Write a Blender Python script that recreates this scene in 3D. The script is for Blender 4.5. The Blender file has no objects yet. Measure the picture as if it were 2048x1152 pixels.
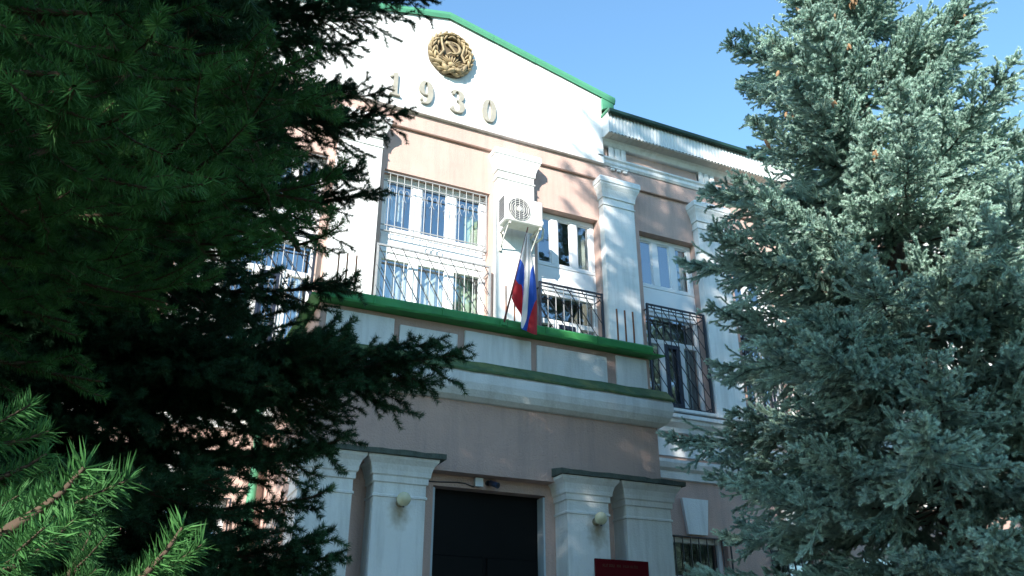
import bpy, math, random
import numpy as np
from mathutils import Vector, Matrix
R_ = math.radians
scene = bpy.context.scene
col = scene.collection

# ------------------------------------------------------------------ camera
CAM = np.array([0.0, -11.0, 1.6])
YAW, PITCH, FPX = R_(25.0), R_(25.4), 1673.0
cam_d = bpy.data.cameras.new('camera')
cam_d.sensor_width = 36.0
cam_d.lens = 36.0 * FPX / 2048.0
cam_d.clip_start, cam_d.clip_end = 0.02, 3000.0
cam = bpy.data.objects.new('camera', cam_d)
col.objects.link(cam)
cam.location = CAM
cam.rotation_euler = (math.pi / 2 + PITCH, 0, -YAW)
scene.camera = cam

# ------------------------------------------------------------------ sun and sky
SUN = Vector((-0.95, -1.0, 0.70)).normalized()      # towards the sun
sun_el = math.asin(SUN.z)
sun_az = math.atan2(SUN.x, SUN.y)
sl = bpy.data.lights.new('sun', 'SUN')
sl.energy = 4.0
sl.angle = R_(0.53)
sl.color = (1.0, 0.95, 0.87)
so = bpy.data.objects.new('sun', sl)
so.rotation_euler = (-SUN).to_track_quat('-Z', 'Y').to_euler()
so.location = (-20, -30, 30)
col.objects.link(so)
world = bpy.data.worlds.new('World')
scene.world = world
world.use_nodes = True
wn = world.node_tree
bg = wn.nodes['Background']
sky = wn.nodes.new('ShaderNodeTexSky')
sky.sky_type = 'NISHITA'
sky.sun_disc = False
sky.sun_elevation = sun_el
sky.sun_rotation = sun_az
sky.altitude = 100
sky.air_density = 1.0
sky.dust_density = 0.0
sky.ozone_density = 3.0
tint = wn.nodes.new('ShaderNodeMix')
tint.data_type = 'RGBA'
tint.blend_type = 'MULTIPLY'
tint.inputs['Factor'].default_value = 1.0
tint.inputs['B'].default_value = (0.88, 1.06, 1.02, 1)      # a clean, slightly cyan summer blue, the same all over the sky
wn.links.new(sky.outputs[0], tint.inputs['A'])
wn.links.new(tint.outputs['Result'], bg.inputs[0])
bg.inputs[1].default_value = 0.15
vs = scene.view_settings
vs.view_transform = 'Standard'
vs.look = 'None'
vs.gamma = 1.0
vs.use_curve_mapping = False
vs.exposure = 1.40
cy = scene.cycles
cy.use_denoising = True
cy.max_bounces = 7
cy.diffuse_bounces = 2
cy.glossy_bounces = 4
cy.transmission_bounces = 6
cy.transparent_max_bounces = 8

# ------------------------------------------------------------------ pixel helper (2048 x 1152 pixels -> world)
_fw = np.array([math.sin(YAW), math.cos(YAW), 0.0])
_R = np.array([math.cos(YAW), -math.sin(YAW), 0.0])
_W = _fw * math.cos(PITCH) + np.array([0, 0, math.sin(PITCH)])
_U = np.array([0, 0, math.cos(PITCH)]) - _fw * math.sin(PITCH)
def ray(px, py):
    return _R * (px - 1024) / FPX + _U * (576 - py) / FPX + _W
def at_y(px, py, Y):
    d = ray(px, py)
    return CAM + d * (Y - CAM[1]) / d[1]
def at_d(px, py, dist):
    d = ray(px, py)
    return CAM + d / np.linalg.norm(d) * dist

# ------------------------------------------------------------------ materials
def mat(name, color, rough=0.7, metal=0.0, spec=0.35, var=0.0, vscale=3.0, bump=0.0, bscale=60.0,
        dirt=None, dirt_amt=0.0, dscale=1.2, streak=False):
    m = bpy.data.materials.new(name)
    m.use_nodes = True
    nt = m.node_tree
    b = nt.nodes['Principled BSDF']
    b.inputs['Roughness'].default_value = rough
    b.inputs['Metallic'].default_value = metal
    b.inputs['Specular IOR Level'].default_value = spec
    tc = nt.nodes.new('ShaderNodeTexCoord')
    c = (*color, 1)
    out = None
    if var > 0:
        n = nt.nodes.new('ShaderNodeTexNoise')
        n.inputs['Scale'].default_value = vscale
        n.inputs['Detail'].default_value = 6
        n.inputs['Roughness'].default_value = 0.62
        nt.links.new(tc.outputs['Object'], n.inputs['Vector'])
        cr = nt.nodes.new('ShaderNodeValToRGB')
        cr.color_ramp.elements[0].position = 0.3
        cr.color_ramp.elements[1].position = 0.7
        cr.color_ramp.elements[0].color = (*[max(0, v * (1 - var)) for v in color], 1)
        cr.color_ramp.elements[1].color = (*[min(1, v * (1 + var * 0.6)) for v in color], 1)
        nt.links.new(n.outputs['Fac'], cr.inputs['Fac'])
        out = cr.outputs['Color']
    if dirt is not None:
        n2 = nt.nodes.new('ShaderNodeTexNoise')
        n2.inputs['Scale'].default_value = dscale
        n2.inputs['Detail'].default_value = 8
        n2.inputs['Roughness'].default_value = 0.7
        if streak:
            mp = nt.nodes.new('ShaderNodeMapping')
            mp.inputs['Scale'].default_value = (4.5, 4.5, 0.5)
            nt.links.new(tc.outputs['Object'], mp.inputs['Vector'])
            nt.links.new(mp.outputs[0], n2.inputs['Vector'])
        else:
            nt.links.new(tc.outputs['Object'], n2.inputs['Vector'])
        r2 = nt.nodes.new('ShaderNodeValToRGB')
        r2.color_ramp.elements[0].position = 0.46
        r2.color_ramp.elements[0].color = (0, 0, 0, 1)
        r2.color_ramp.elements[1].position = 0.72
        r2.color_ramp.elements[1].color = (dirt_amt,) * 3 + (1,)
        nt.links.new(n2.outputs['Fac'], r2.inputs['Fac'])
        mx = nt.nodes.new('ShaderNodeMix')
        mx.data_type = 'RGBA'
        nt.links.new(r2.outputs['Color'], mx.inputs['Factor'])
        mx.inputs['A'].default_value = c
        if out is not None:
            nt.links.new(out, mx.inputs['A'])
        mx.inputs['B'].default_value = (*dirt, 1)
        out = mx.outputs['Result']
    if out is not None:
        nt.links.new(out, b.inputs['Base Color'])
    else:
        b.inputs['Base Color'].default_value = c
    if bump > 0:
        n3 = nt.nodes.new('ShaderNodeTexNoise')
        n3.inputs['Scale'].default_value = bscale
        n3.inputs['Detail'].default_value = 4
        nt.links.new(tc.outputs['Object'], n3.inputs['Vector'])
        bp = nt.nodes.new('ShaderNodeBump')
        bp.inputs['Strength'].default_value = bump
        bp.inputs['Distance'].default_value = 0.02
        nt.links.new(n3.outputs['Fac'], bp.inputs['Height'])
        nt.links.new(bp.outputs['Normal'], b.inputs['Normal'])
    return m

M = {}
M['white'] = mat('white_stucco', (0.77, 0.765, 0.74), 0.85, var=0.05, vscale=1.6, bump=0.25, bscale=45,
                 dirt=(0.44, 0.43, 0.40), dirt_amt=0.6, streak=True)
M['pink'] = mat('pink_stucco', (0.545, 0.37, 0.31), 0.88, var=0.11, vscale=1.4, bump=0.45, bscale=55,
                dirt=(0.36, 0.27, 0.235), dirt_amt=0.65, streak=True)
M['pvc'] = mat('white_plastic', (0.80, 0.80, 0.79), 0.35, spec=0.5, var=0.03)
M['teal'] = mat('teal_green_painted_metal', (0.075, 0.27, 0.15), 0.5, spec=0.4, var=0.12, vscale=2.5, bump=0.15, bscale=4)
M['green'] = mat('bright_green_painted_metal', (0.055, 0.29, 0.085), 0.5, spec=0.3, var=0.28, vscale=2.0, bump=0.35, bscale=5,
                 dirt=(0.03, 0.12, 0.05), dirt_amt=0.7, dscale=3.0)
M['moss'] = mat('weathered_green_flashing', (0.075, 0.13, 0.06), 0.85, var=0.35, vscale=6, bump=0.5, bscale=25,
                dirt=(0.20, 0.21, 0.07), dirt_amt=0.9, dscale=4)
M['slab'] = mat('mossy_grey_slab', (0.10, 0.12, 0.10), 0.95, var=0.4, vscale=7, bump=0.7, bscale=22)
M['dgreen'] = mat('dark_green_gutter', (0.010, 0.045, 0.032), 0.5, spec=0.5, var=0.15)
M['siding'] = mat('pale_vinyl_siding', (0.66, 0.68, 0.67), 0.5, var=0.04)
M['soffit'] = mat('beige_soffit', (0.50, 0.47, 0.41), 0.6, var=0.06)
M['roof'] = mat('brown_grey_roof_tile', (0.16, 0.14, 0.13), 0.8, var=0.3, vscale=4)
M['bariron'] = mat('pale_painted_iron', (0.48, 0.48, 0.47), 0.5, var=0.12, vscale=12)
M['iron'] = mat('grey_painted_iron', (0.30, 0.30, 0.30), 0.45, spec=0.5, var=0.15, vscale=12)
M['black'] = mat('black_painted_iron', (0.018, 0.02, 0.028), 0.4, spec=0.5)
M['rust'] = mat('rusty_rod', (0.25, 0.10, 0.055), 0.85, var=0.3, vscale=20)
M['door'] = mat('black_door_paint', (0.0035, 0.004, 0.004), 0.6, spec=0.12, var=0.2)
M['greyjamb'] = mat('grey_blue_jamb', (0.42, 0.47, 0.50), 0.7, var=0.05)
M['gold'] = mat('gilded_plaster', (0.36, 0.275, 0.155), 0.6, metal=0.0, spec=0.3, var=0.3, vscale=9, bump=0.2, bscale=40,
                dirt=(0.11, 0.085, 0.055), dirt_amt=0.8, dscale=5)
M['relief_shade'] = mat('relief_shade_plaster', (0.13, 0.095, 0.055), 0.7, var=0.3, vscale=9)  # darker than the gilding: shade between the relief put into the colour
M['acw'] = mat('ac_casing', (0.70, 0.69, 0.65), 0.45, var=0.05, dirt=(0.42, 0.36, 0.27), dirt_amt=0.5, dscale=5)
M['acd'] = mat('ac_dark_grille', (0.10, 0.10, 0.11), 0.6)
M['sign'] = mat('dark_red_glass_plaque', (0.095, 0.004, 0.008), 0.22, spec=0.5)
M['signtext'] = mat('dull_gold_lettering', (0.075, 0.035, 0.014), 0.5, metal=0.0)
M['globe'] = mat('yellowed_opal_globe', (0.62, 0.58, 0.38), 0.22, spec=0.5, var=0.1, vscale=8)
M['box'] = mat('white_plastic_box', (0.72, 0.74, 0.74), 0.4)
M['camdark'] = mat('dark_blue_camera_casing', (0.025, 0.04, 0.08), 0.3, spec=0.6)
M['ground'] = mat('lawn_soil', (0.06, 0.075, 0.03), 0.95, var=0.4, vscale=2, bump=0.5, bscale=12)
M['paving'] = mat('grey_paving', (0.22, 0.215, 0.20), 0.9, var=0.2, vscale=3, bump=0.3, bscale=25)
M['inside'] = mat('interior_wall', (0.36, 0.34, 0.30), 0.9)
M['curtain'] = mat('pale_curtain', (0.62, 0.64, 0.60), 0.9)
M['curtg'] = mat('pale_green_curtain', (0.50, 0.62, 0.46), 0.9)
M['bark'] = mat('spruce_bark', (0.085, 0.060, 0.045), 0.95, var=0.4, vscale=14, bump=0.9, bscale=30)
M['twig'] = mat('brown_twig', (0.080, 0.055, 0.038), 0.9, var=0.3, vscale=30)
M['cone'] = mat('spruce_cone_scales', (0.30, 0.18, 0.095), 0.7, var=0.3, vscale=40)
M['reddoor'] = mat('navy_door_frame', (0.012, 0.016, 0.035), 0.4, spec=0.5)

def glass_material():
    m = bpy.data.materials.new('window_glass')
    m.use_nodes = True
    nt = m.node_tree
    nt.nodes.clear()
    o = nt.nodes.new('ShaderNodeOutputMaterial')
    g = nt.nodes.new('ShaderNodeBsdfGlossy')
    g.inputs['Roughness'].default_value = 0.012
    g.inputs['Color'].default_value = (0.93, 0.96, 1.0, 1)
    t = nt.nodes.new('ShaderNodeBsdfTransparent')
    t.inputs['Color'].default_value = (0.90, 0.93, 0.92, 1)
    f = nt.nodes.new('ShaderNodeFresnel')
    f.inputs['IOR'].default_value = 1.9
    a = nt.nodes.new('ShaderNodeMath')
    a.operation = 'MULTIPLY_ADD'
    a.inputs[1].default_value = 1.0
    a.inputs[2].default_value = 0.22
    a.use_clamp = True
    mx = nt.nodes.new('ShaderNodeMixShader')
    n = nt.nodes.new('ShaderNodeTexNoise')
    n.inputs['Scale'].default_value = 2.3
    tc = nt.nodes.new('ShaderNodeTexCoord')
    bp = nt.nodes.new('ShaderNodeBump')
    bp.inputs['Strength'].default_value = 0.06
    bp.inputs['Distance'].default_value = 0.05
    nt.links.new(tc.outputs['Object'], n.inputs['Vector'])
    nt.links.new(n.outputs['Fac'], bp.inputs['Height'])
    nt.links.new(bp.outputs['Normal'], g.inputs['Normal'])
    nt.links.new(f.outputs[0], a.inputs[0])
    ge = nt.nodes.new('ShaderNodeNewGeometry')          # the pane reflects at its outer skin only
    inv = nt.nodes.new('ShaderNodeMath')
    inv.operation = 'SUBTRACT'
    inv.inputs[0].default_value = 1.0
    nt.links.new(ge.outputs['Backfacing'], inv.inputs[1])
    mu = nt.nodes.new('ShaderNodeMath')
    mu.operation = 'MULTIPLY'
    nt.links.new(a.outputs[0], mu.inputs[0])
    nt.links.new(inv.outputs[0], mu.inputs[1])
    nt.links.new(mu.outputs[0], mx.inputs[0])
    nt.links.new(t.outputs[0], mx.inputs[1])
    nt.links.new(g.outputs[0], mx.inputs[2])
    nt.links.new(mx.outputs[0], o.inputs[0])
    return m
M['glass'] = glass_material()

def needle_material(name, dark, light, spec=.3, trans=.18):
    m = bpy.data.materials.new(name)
    m.use_nodes = True
    nt = m.node_tree
    b = nt.nodes['Principled BSDF']
    b.inputs['Roughness'].default_value = 0.5
    b.inputs['Specular IOR Level'].default_value = spec
    at = nt.nodes.new('ShaderNodeAttribute')
    at.attribute_name = 'tint'
    oi = nt.nodes.new('ShaderNodeObjectInfo')
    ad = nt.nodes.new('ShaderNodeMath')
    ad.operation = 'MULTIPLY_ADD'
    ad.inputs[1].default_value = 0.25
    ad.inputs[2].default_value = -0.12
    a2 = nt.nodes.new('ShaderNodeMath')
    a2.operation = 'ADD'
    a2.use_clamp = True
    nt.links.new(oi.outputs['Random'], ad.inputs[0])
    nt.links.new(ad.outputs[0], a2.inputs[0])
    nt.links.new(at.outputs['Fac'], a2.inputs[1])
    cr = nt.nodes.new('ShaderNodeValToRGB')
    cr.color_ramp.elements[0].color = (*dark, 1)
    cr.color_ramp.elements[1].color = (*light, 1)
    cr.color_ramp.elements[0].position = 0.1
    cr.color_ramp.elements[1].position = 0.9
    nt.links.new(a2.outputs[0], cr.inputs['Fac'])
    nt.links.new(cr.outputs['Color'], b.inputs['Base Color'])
    tr = nt.nodes.new('ShaderNodeBsdfTranslucent')
    nt.links.new(cr.outputs['Color'], tr.inputs['Color'])
    mx = nt.nodes.new('ShaderNodeMixShader')
    mx.inputs[0].default_value = trans
    nt.links.new(b.outputs[0], mx.inputs[1])
    nt.links.new(tr.outputs[0], mx.inputs[2])
    nt.links.new(mx.outputs[0], nt.nodes['Material Output'].inputs[0])
    return m
M['needle_green'] = needle_material('dark_green_spruce_needles', (0.009, 0.032, 0.016), (0.050, 0.130, 0.062), .12)
M['needle_near'] = needle_material('green_spruce_needles', (0.014, 0.055, 0.022), (0.075, 0.205, 0.060), .10)
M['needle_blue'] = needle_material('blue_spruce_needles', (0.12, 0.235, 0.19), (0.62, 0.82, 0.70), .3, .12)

# ------------------------------------------------------------------ object helpers
def tag(o, label=None, cat=None, group=None, kind=None):
    if label: o['label'] = label
    if cat: o['category'] = cat
    if group: o['group'] = group
    if kind: o['kind'] = kind
    return o
def thing(name, loc, label, cat, group=None):
    o = bpy.data.objects.new(name, None)
    o.empty_display_size = 0.2
    o.location = loc
    col.objects.link(o)
    return tag(o, label, cat, group)
def wloc(o):
    v = Vector((0, 0, 0))
    while o is not None:
        v += o.location
        o = o.parent
    return v
class MB:
    """collects faces in world coordinates; build() makes one mesh object, local to its parent"""
    def __init__(s):
        s.v, s.f, s.sm, s.mi = [], [], [], []
    def face(s, pts, smooth=False, mi=0):
        i = len(s.v)
        s.v += [tuple(p) for p in pts]
        s.f.append(tuple(range(i, i + len(pts))))
        s.sm.append(smooth)
        s.mi.append(mi)
    def add(s, verts, faces, smooth=False, mi=0):
        i = len(s.v)
        s.v += [tuple(p) for p in verts]
        for f in faces:
            s.f.append(tuple(i + k for k in f))
            s.sm.append(smooth)
            s.mi.append(mi)
        return s
    def box(s, x0, x1, y0, y1, z0, z1, bev=0.0, mi=0):
        if bev > 0:
            b = min(bev, (x1 - x0) * .45, (y1 - y0) * .45, (z1 - z0) * .45)
            vs, ix = [], {}
            X, Y, Z = ((x0, x1), (y0, y1), (z0, z1))
            for i in (0, 1):
                for j in (0, 1):
                    for k in (0, 1):
                        sx, sy, sz = (1, -1)[i] * b, (1, -1)[j] * b, (1, -1)[k] * b
                        for a, p in enumerate(((X[i], Y[j] + sy, Z[k] + sz), (X[i] + sx, Y[j], Z[k] + sz), (X[i] + sx, Y[j] + sy, Z[k]))):
                            ix[i, j, k, a] = len(vs)
                            vs.append(p)
            F = []
            for i in (0, 1):
                F.append([ix[i, 0, 0, 0], ix[i, 1, 0, 0], ix[i, 1, 1, 0], ix[i, 0, 1, 0]][::(1 if i else -1)])
                F.append([ix[0, i, 0, 1], ix[1, i, 0, 1], ix[1, i, 1, 1], ix[0, i, 1, 1]][::(-1 if i else 1)])
                F.append([ix[0, 0, i, 2], ix[1, 0, i, 2], ix[1, 1, i, 2], ix[0, 1, i, 2]][::(1 if i else -1)])
                for j in (0, 1):
                    g = (1 if i == j else -1)
                    F.append([ix[0, i, j, 1], ix[1, i, j, 1], ix[1, i, j, 2], ix[0, i, j, 2]][::-g])
                    F.append([ix[i, 0, j, 0], ix[i, 1, j, 0], ix[i, 1, j, 2], ix[i, 0, j, 2]][::g])
                    F.append([ix[i, j, 0, 0], ix[i, j, 1, 0], ix[i, j, 1, 1], ix[i, j, 0, 1]][::-g])
                    for k in (0, 1):
                        h = 1 if (i + j + k) % 2 else -1
                        F.append([ix[i, j, k, 0], ix[i, j, k, 1], ix[i, j, k, 2]][::-h])
            return s.add(vs, F, mi=mi)
        p = [(x, y, z) for z in (z0, z1) for y in (y0, y1) for x in (x0, x1)]
        return s.add(p, [(0, 2, 3, 1), (4, 5, 7, 6), (0, 1, 5, 4), (2, 6, 7, 3), (0, 4, 6, 2), (1, 3, 7, 5)], mi=mi)
    def moulding(s, x0, x1, yf, yb, prof, mi=0, cap=True):
        """prof = [(projection, z), ...] swept round front and both ends of a block standing out of a wall at yb"""
        for (p, z), (q, w) in zip(prof[:-1], prof[1:]):
            A = [(x0 - p, yb, z), (x0 - p, yf - p, z), (x1 + p, yf - p, z), (x1 + p, yb, z)]
            B = [(x0 - q, yb, w), (x0 - q, yf - q, w), (x1 + q, yf - q, w), (x1 + q, yb, w)]
            for k in range(3):
                s.face([A[k], A[k + 1], B[k + 1], B[k]], mi=mi)
        if cap:
            p, z = prof[0]
            s.face([(x0 - p, yb, z), (x1 + p, yb, z), (x1 + p, yf - p, z), (x0 - p, yf - p, z)], mi=mi)
            p, z = prof[-1]
            s.face([(x0 - p, yb, z), (x0 - p, yf - p, z), (x1 + p, yf - p, z), (x1 + p, yb, z)], mi=mi)
        return s
    def tube(s, pts, r, n=8, mi=0, caps=True):
        P = [Vector(p) for p in pts]
        rr = r if isinstance(r, (list, tuple)) else [r] * len(P)
        rings = []
        prev = None
        for i, p in enumerate(P):
            d = (P[min(i + 1, len(P) - 1)] - P[max(i - 1, 0)]).normalized()
            if prev is None:
                u = d.orthogonal().normalized()
            else:
                u = (prev - d * prev.dot(d)).normalized()
            prev = u
            w = d.cross(u)
            rings.append([p + (u * math.cos(2 * math.pi * k / n) + w * math.sin(2 * math.pi * k / n)) * rr[i] for k in range(n)])
        vs = [v for rg in rings for v in rg]
        F = [(i * n + k, i * n + (k + 1) % n, (i + 1) * n + (k + 1) % n, (i + 1) * n + k) for i in range(len(P) - 1) for k in range(n)]
        s.add(vs, F, smooth=True, mi=mi)
        if caps:
            s.face(rings[0][::-1], mi=mi)
            s.face(rings[-1], mi=mi)
        return s
    def ball(s, c, r, n=12, sx=1, sy=1, sz=1, mi=0):
        vs, F = [], []
        m = n // 2
        for i in range(m + 1):
            a = math.pi * i / m
            for k in range(n):
                b = 2 * math.pi * k / n
                vs.append((c[0] + r * sx * math.sin(a) * math.cos(b), c[1] + r * sy * math.sin(a) * math.sin(b), c[2] + r * sz * math.cos(a)))
        for i in range(m):
            for k in range(n):
                F.append((i * n + k, (i + 1) * n + k, (i + 1) * n + (k + 1) % n, i * n + (k + 1) % n))
        return s.add(vs, F, smooth=True, mi=mi)
    def mesh(s, name, mats, origin=(0, 0, 0)):
        me = bpy.data.meshes.new(name)
        o = Vector(origin)
        me.from_pydata([tuple(Vector(v) - o) for v in s.v], [], s.f)
        me.polygons.foreach_set('use_smooth', s.sm)
        me.polygons.foreach_set('material_index', s.mi)
        for m in (mats if isinstance(mats, (list, tuple)) else [mats]):
            me.materials.append(m)
        me.update()
        return me
    def build(s, name, mats, parent=None, origin=None):
        """origin: world point for the object's own origin (default: the parent's)"""
        base = wloc(parent) if parent else Vector((0, 0, 0))
        og = Vector(origin) if origin is not None else base
        ob = bpy.data.objects.new(name, s.mesh(name, mats, og))
        ob.parent = parent
        ob.location = og - base
        col.objects.link(ob)
        return ob
def inst(name, me, parent, wl, rot=(0, 0, 0), sc=(1, 1, 1)):
    o = bpy.data.objects.new(name, me)
    o.parent = parent
    o.location = Vector(wl) - wloc(parent)
    o.rotation_euler = rot
    o.scale = sc
    col.objects.link(o)
    return o
def wall_holes(x0, x1, z0, z1, holes, yf, yb, mb=None, mi=0):
    """a wall slab (front yf, back yb) with real rectangular openings and reveals"""
    mb = mb or MB()
    xs = sorted({x0, x1, *[h[0] for h in holes], *[h[1] for h in holes]})
    zs = sorted({z0, z1, *[h[2] for h in holes], *[h[3] for h in holes]})
    def hole(x, z):
        return any(h[0] < x < h[1] and h[2] < z < h[3] for h in holes)
    for a, b in zip(xs[:-1], xs[1:]):
        for c, d in zip(zs[:-1], zs[1:]):
            if hole((a + b) / 2, (c + d) / 2):
                continue
            mb.face([(a, yf, c), (b, yf, c), (b, yf, d), (a, yf, d)], mi=mi)
            mb.face([(a, yb, c), (a, yb, d), (b, yb, d), (b, yb, c)], mi=mi)
    for h in holes:
        a, b, c, d = h
        mb.face([(a, yf, c), (a, yf, d), (a, yb, d), (a, yb, c)], mi=mi)
        mb.face([(b, yf, c), (b, yb, c), (b, yb, d), (b, yf, d)], mi=mi)
        mb.face([(a, yf, d), (b, yf, d), (b, yb, d), (a, yb, d)], mi=mi)
        mb.face([(a, yf, c), (a, yb, c), (b, yb, c), (b, yf, c)], mi=mi)
    for z, fl in ((z0, 0), (z1, 1)):
        mb.face([(x0, yf, z), (x0, yb, z), (x1, yb, z), (x1, yf, z)], mi=mi)
    for x in (x0, x1):
        mb.face([(x, yf, z0), (x, yb, z0), (x, yb, z1), (x, yf, z1)], mi=mi)
    return mb

# ------------------------------------------------------------------ ground
g = MB()
g.face([(-400, -400, 0), (400, -400, 0), (400, 400, 0), (-400, 400, 0)])
tag(g.build('ground', M['ground']), kind='structure')
g = MB()
g.box(-14, 30, -4.2, -0.02, -0.1, 0.02)
g.box(2.2, 5.4, -16, -4.202, -0.1, 0.024)
tag(g.build('paving', M['paving']), kind='structure')

# ------------------------------------------------------------------ the building
CX = 3.83
B = thing('building', (CX, 0, 0), 'pink and white stuccoed building with green-edged pediment dated 1930 and a columned porch', 'building')
XL, XR = -14.0, 27.0
up = [(2.90, 4.72), (5.60, 6.80), (0.80, 2.00)]
up += [(7.66 + 2.03 * k, 8.88 + 2.03 * k) for k in range(9)]
up += [(-1.25 - 2.03 * k, -0.05 - 2.03 * k) for k in range(6)]
lowR = [(7.72 + 2.03 * k, 8.90 + 2.03 * k) for k in range(9)]
lowL = [(0.10 - 2.03 * k, 1.25 - 2.03 * k) for k in range(6)]
ZW0, ZW1 = 5.72, 9.02
holes = [(a, b, ZW0, ZW1) for a, b in up] + [(a, b, 1.3, 3.70) for a, b in lowR + lowL]
wall_holes(XL, XR, -0.2, 11.0, holes, 0.0, 0.36).build('wall', M['pink'], B)
# interior: floors, ceilings and the back wall that the windows look on to
m = MB()
m.box(XL, XR, 4.5, 4.7, 0, 10.98)
m.box(XL, XR, 0.37, 4.5, 5.35, 5.55)
m.box(XL, XR, 0.37, 4.5, 9.55, 9.75)
m.box(XL, XR, 0.37, 4.5, 0.3, 0.5)
for x in [XL] + [1.0 + 0 * k for k in range(0)] + [2.3, 5.15, 7.2, 11.3, 15.3, XR - .2]:
    m.box(x, x + 0.16, 0.37, 4.5, 0.5, 10.9)
m.build('interior_wall', M['inside'], B)
# upper pink band under the parapet and the white string band of the wings
m = MB()
m.box(XL, XR, -0.06, -0.002, 9.86, 10.19, bev=0.012)
m.build('frieze_band', M['pink'], B)
for nm, a, b in (('string_band', 6.93, XR), ('string_band', XL, 0.70)):
    m = MB()
    pr = [(0, 10.19), (0.07, 10.20), (0.10, 10.24), (0.10, 10.30), (0.13, 10.33), (0.13, 10.36), (0.02, 10.39)]
    m.moulding(a, b, 0.0, 0.02, pr)
    m.build(nm, M['white'], B)
# parapet (pediment) with its green cap
SL = 0.232
def roof_z(x, top=12.50):
    return top - abs(x - CX) * SL
m = MB()
a, b = 0.74, 6.92
fr = [(a, 10.18), (b, 10.18), (b, roof_z(b) - 0.10), (CX, roof_z(CX) - 0.10), (a, roof_z(a) - 0.10)]
m.face([(x, -0.13, z) for x, z in fr])
m.face([(x, 0.25, z) for x, z in fr[::-1]])
for i in range(5):
    (x, z), (x2, z2) = fr[i], fr[(i + 1) % 5]
    m.face([(x, -0.13, z), (x, 0.25, z), (x2, 0.25, z2), (x2, -0.13, z2)])
ped = m.build('pediment', M['white'], B)
m = MB()
rnd = random.Random(4)
for sgn in (-1, 1):
    n = 4
    xs = [CX + sgn * (3.39 * k / n) for k in range(n + 1)]
    for k in range(n):
        x0, x1 = xs[k], xs[k + 1]
        j = rnd.uniform(-0.006, 0.006)
        P = lambda x, y, dz: (x, y, roof_z(x) + dz + j)
        sec = [(-0.165 + j, -0.135), (-0.185 + j, -0.06), (-0.18 + j, 0.0), (0.05, 0.035), (0.30, 0.0), (0.30, -0.12)]
        for q in range(len(sec) - 1):
            (y0, d0), (y1, d1) = sec[q], sec[q + 1]
            f = [P(x0, y0, d0), P(x1, y0, d0), P(x1, y1, d1), P(x0, y1, d1)]
            m.face(f if sgn > 0 else f[::-1])
        for xx in (x0, x1):
            m.face([P(xx, y, d) for y, d in sec])
        f = [P(x0, sec[0][0], sec[0][1]), P(x0, -0.12, -0.10), P(x1, -0.12, -0.10), P(x1, sec[0][0], sec[0][1])]
        m.face(f)
m.build('cap_flashing', M['teal'], ped)
for x0, x1 in ((6.925, 7.20), (0.46, 0.735)):
    m = MB()
    m.box(x0, x1, -0.15, 0.28, 11.36, 11.66, bev=0.012)
    m.box(x0 - .03, x1 + .03, -0.41, 0.2, 11.18, 11.24, bev=0.01)
    m.face([(x0 - .02, -.40, 11.24), (x1 + .02, -.40, 11.24), (x1 + .02, -.148, 11.37), (x0 - .02, -.148, 11.37)])
    m.build('end_flashing', M['teal'], ped)
# eaves of the two wings: ribbed fascia, soffit, gutter, roof
def eave(x0, x1):
    m = MB()
    per = 0.075
    n = int((x1 - x0) / per)
    xs = []
    for k in range(n):
        xs += [(x0 + k * per, -0.345), (x0 + k * per + per * .38, -0.345), (x0 + k * per + per * .5, -0.360), (x0 + k * per + per * .88, -0.360)]
    xs.append((x1, -0.345))
    for (a, ya), (b, yb) in zip(xs[:-1], xs[1:]):
        m.face([(a, ya, 10.75), (b, yb, 10.75), (b, yb, 11.16), (a, ya, 11.16)])
    e = m.build('eave_fascia', M['siding'], B)
    m = MB()
    m.box(x0 - 0.01, x0, -0.36, 0.0, 10.74, 11.18)
    m.box(x1, x1 + 0.01, -0.36, 0.0, 10.74, 11.18)
    m.build('end_panel', M['siding'], e)
    m = MB()
    xs = np.arange(x0, x1, 0.11)
    for a in xs:                                   # soffit strips
        m.box(a + .004, a + 0.106, -0.34, -0.003, 10.735, 10.75)
    m.build('soffit', M['soffit'], e)
    m = MB()
    m.moulding(x0 + 0.06, x1 - 0.06, -0.06, 0, [(0.0, 10.63), (0.02, 10.64), (0.06, 10.70), (0.10, 10.735)])
    m.build('bed_moulding', M['white'], e)
    m = MB()
    prof = [(-0.37, 11.19), (-0.38, 11.14), (-0.415, 11.115), (-0.45, 11.14), (-0.46, 11.195), (-0.45, 11.195), (-0.442, 11.148), (-0.415, 11.128), (-0.388, 11.148)]
    for (ya, za), (yb, zb) in zip(prof[:-1], prof[1:]):
        m.face([(x0 - .03, ya, za), (x0 - .03, yb, zb), (x1, yb, zb), (x1, ya, za)])
    m.face([(x0 - .03, y, z) for y, z in prof[:6]])
    gt = m.build('gutter', M['dgreen'], e)
    # corrugated tile roof
    m = MB()
    per = 0.22
    nx = int((x1 - x0) / per * 6)
    ny = 10
    V = []
    for j in range(ny + 1):
        for i in range(nx + 1):
            x = x0 + (x1 - x0) * i / nx
            y = -0.42 + j * 0.5
            V.append((x, y, 11.20 + j * 0.5 * 0.36 + 0.035 * math.sin(x / per * 2 * math.pi) - 0.0))
    F = [(j * (nx + 1) + i, j * (nx + 1) + i + 1, (j + 1) * (nx + 1) + i + 1, (j + 1) * (nx + 1) + i) for j in range(ny) for i in range(nx)]
    m.add(V, F, smooth=True)
    m.build('roof', M['roof'], B)
eave(6.93, XR)
eave(XL, 0.71)
m = MB()
m.box(XL, XR, 4.4, 4.9, 10.98, 13.2)
m.face([(0.5, 0.2, 11.3), (7.2, 0.2, 11.3), (7.2, 4.6, 12.2), (0.5, 4.6, 12.2)])
m.build('roof', M['roof'], B)
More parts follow.
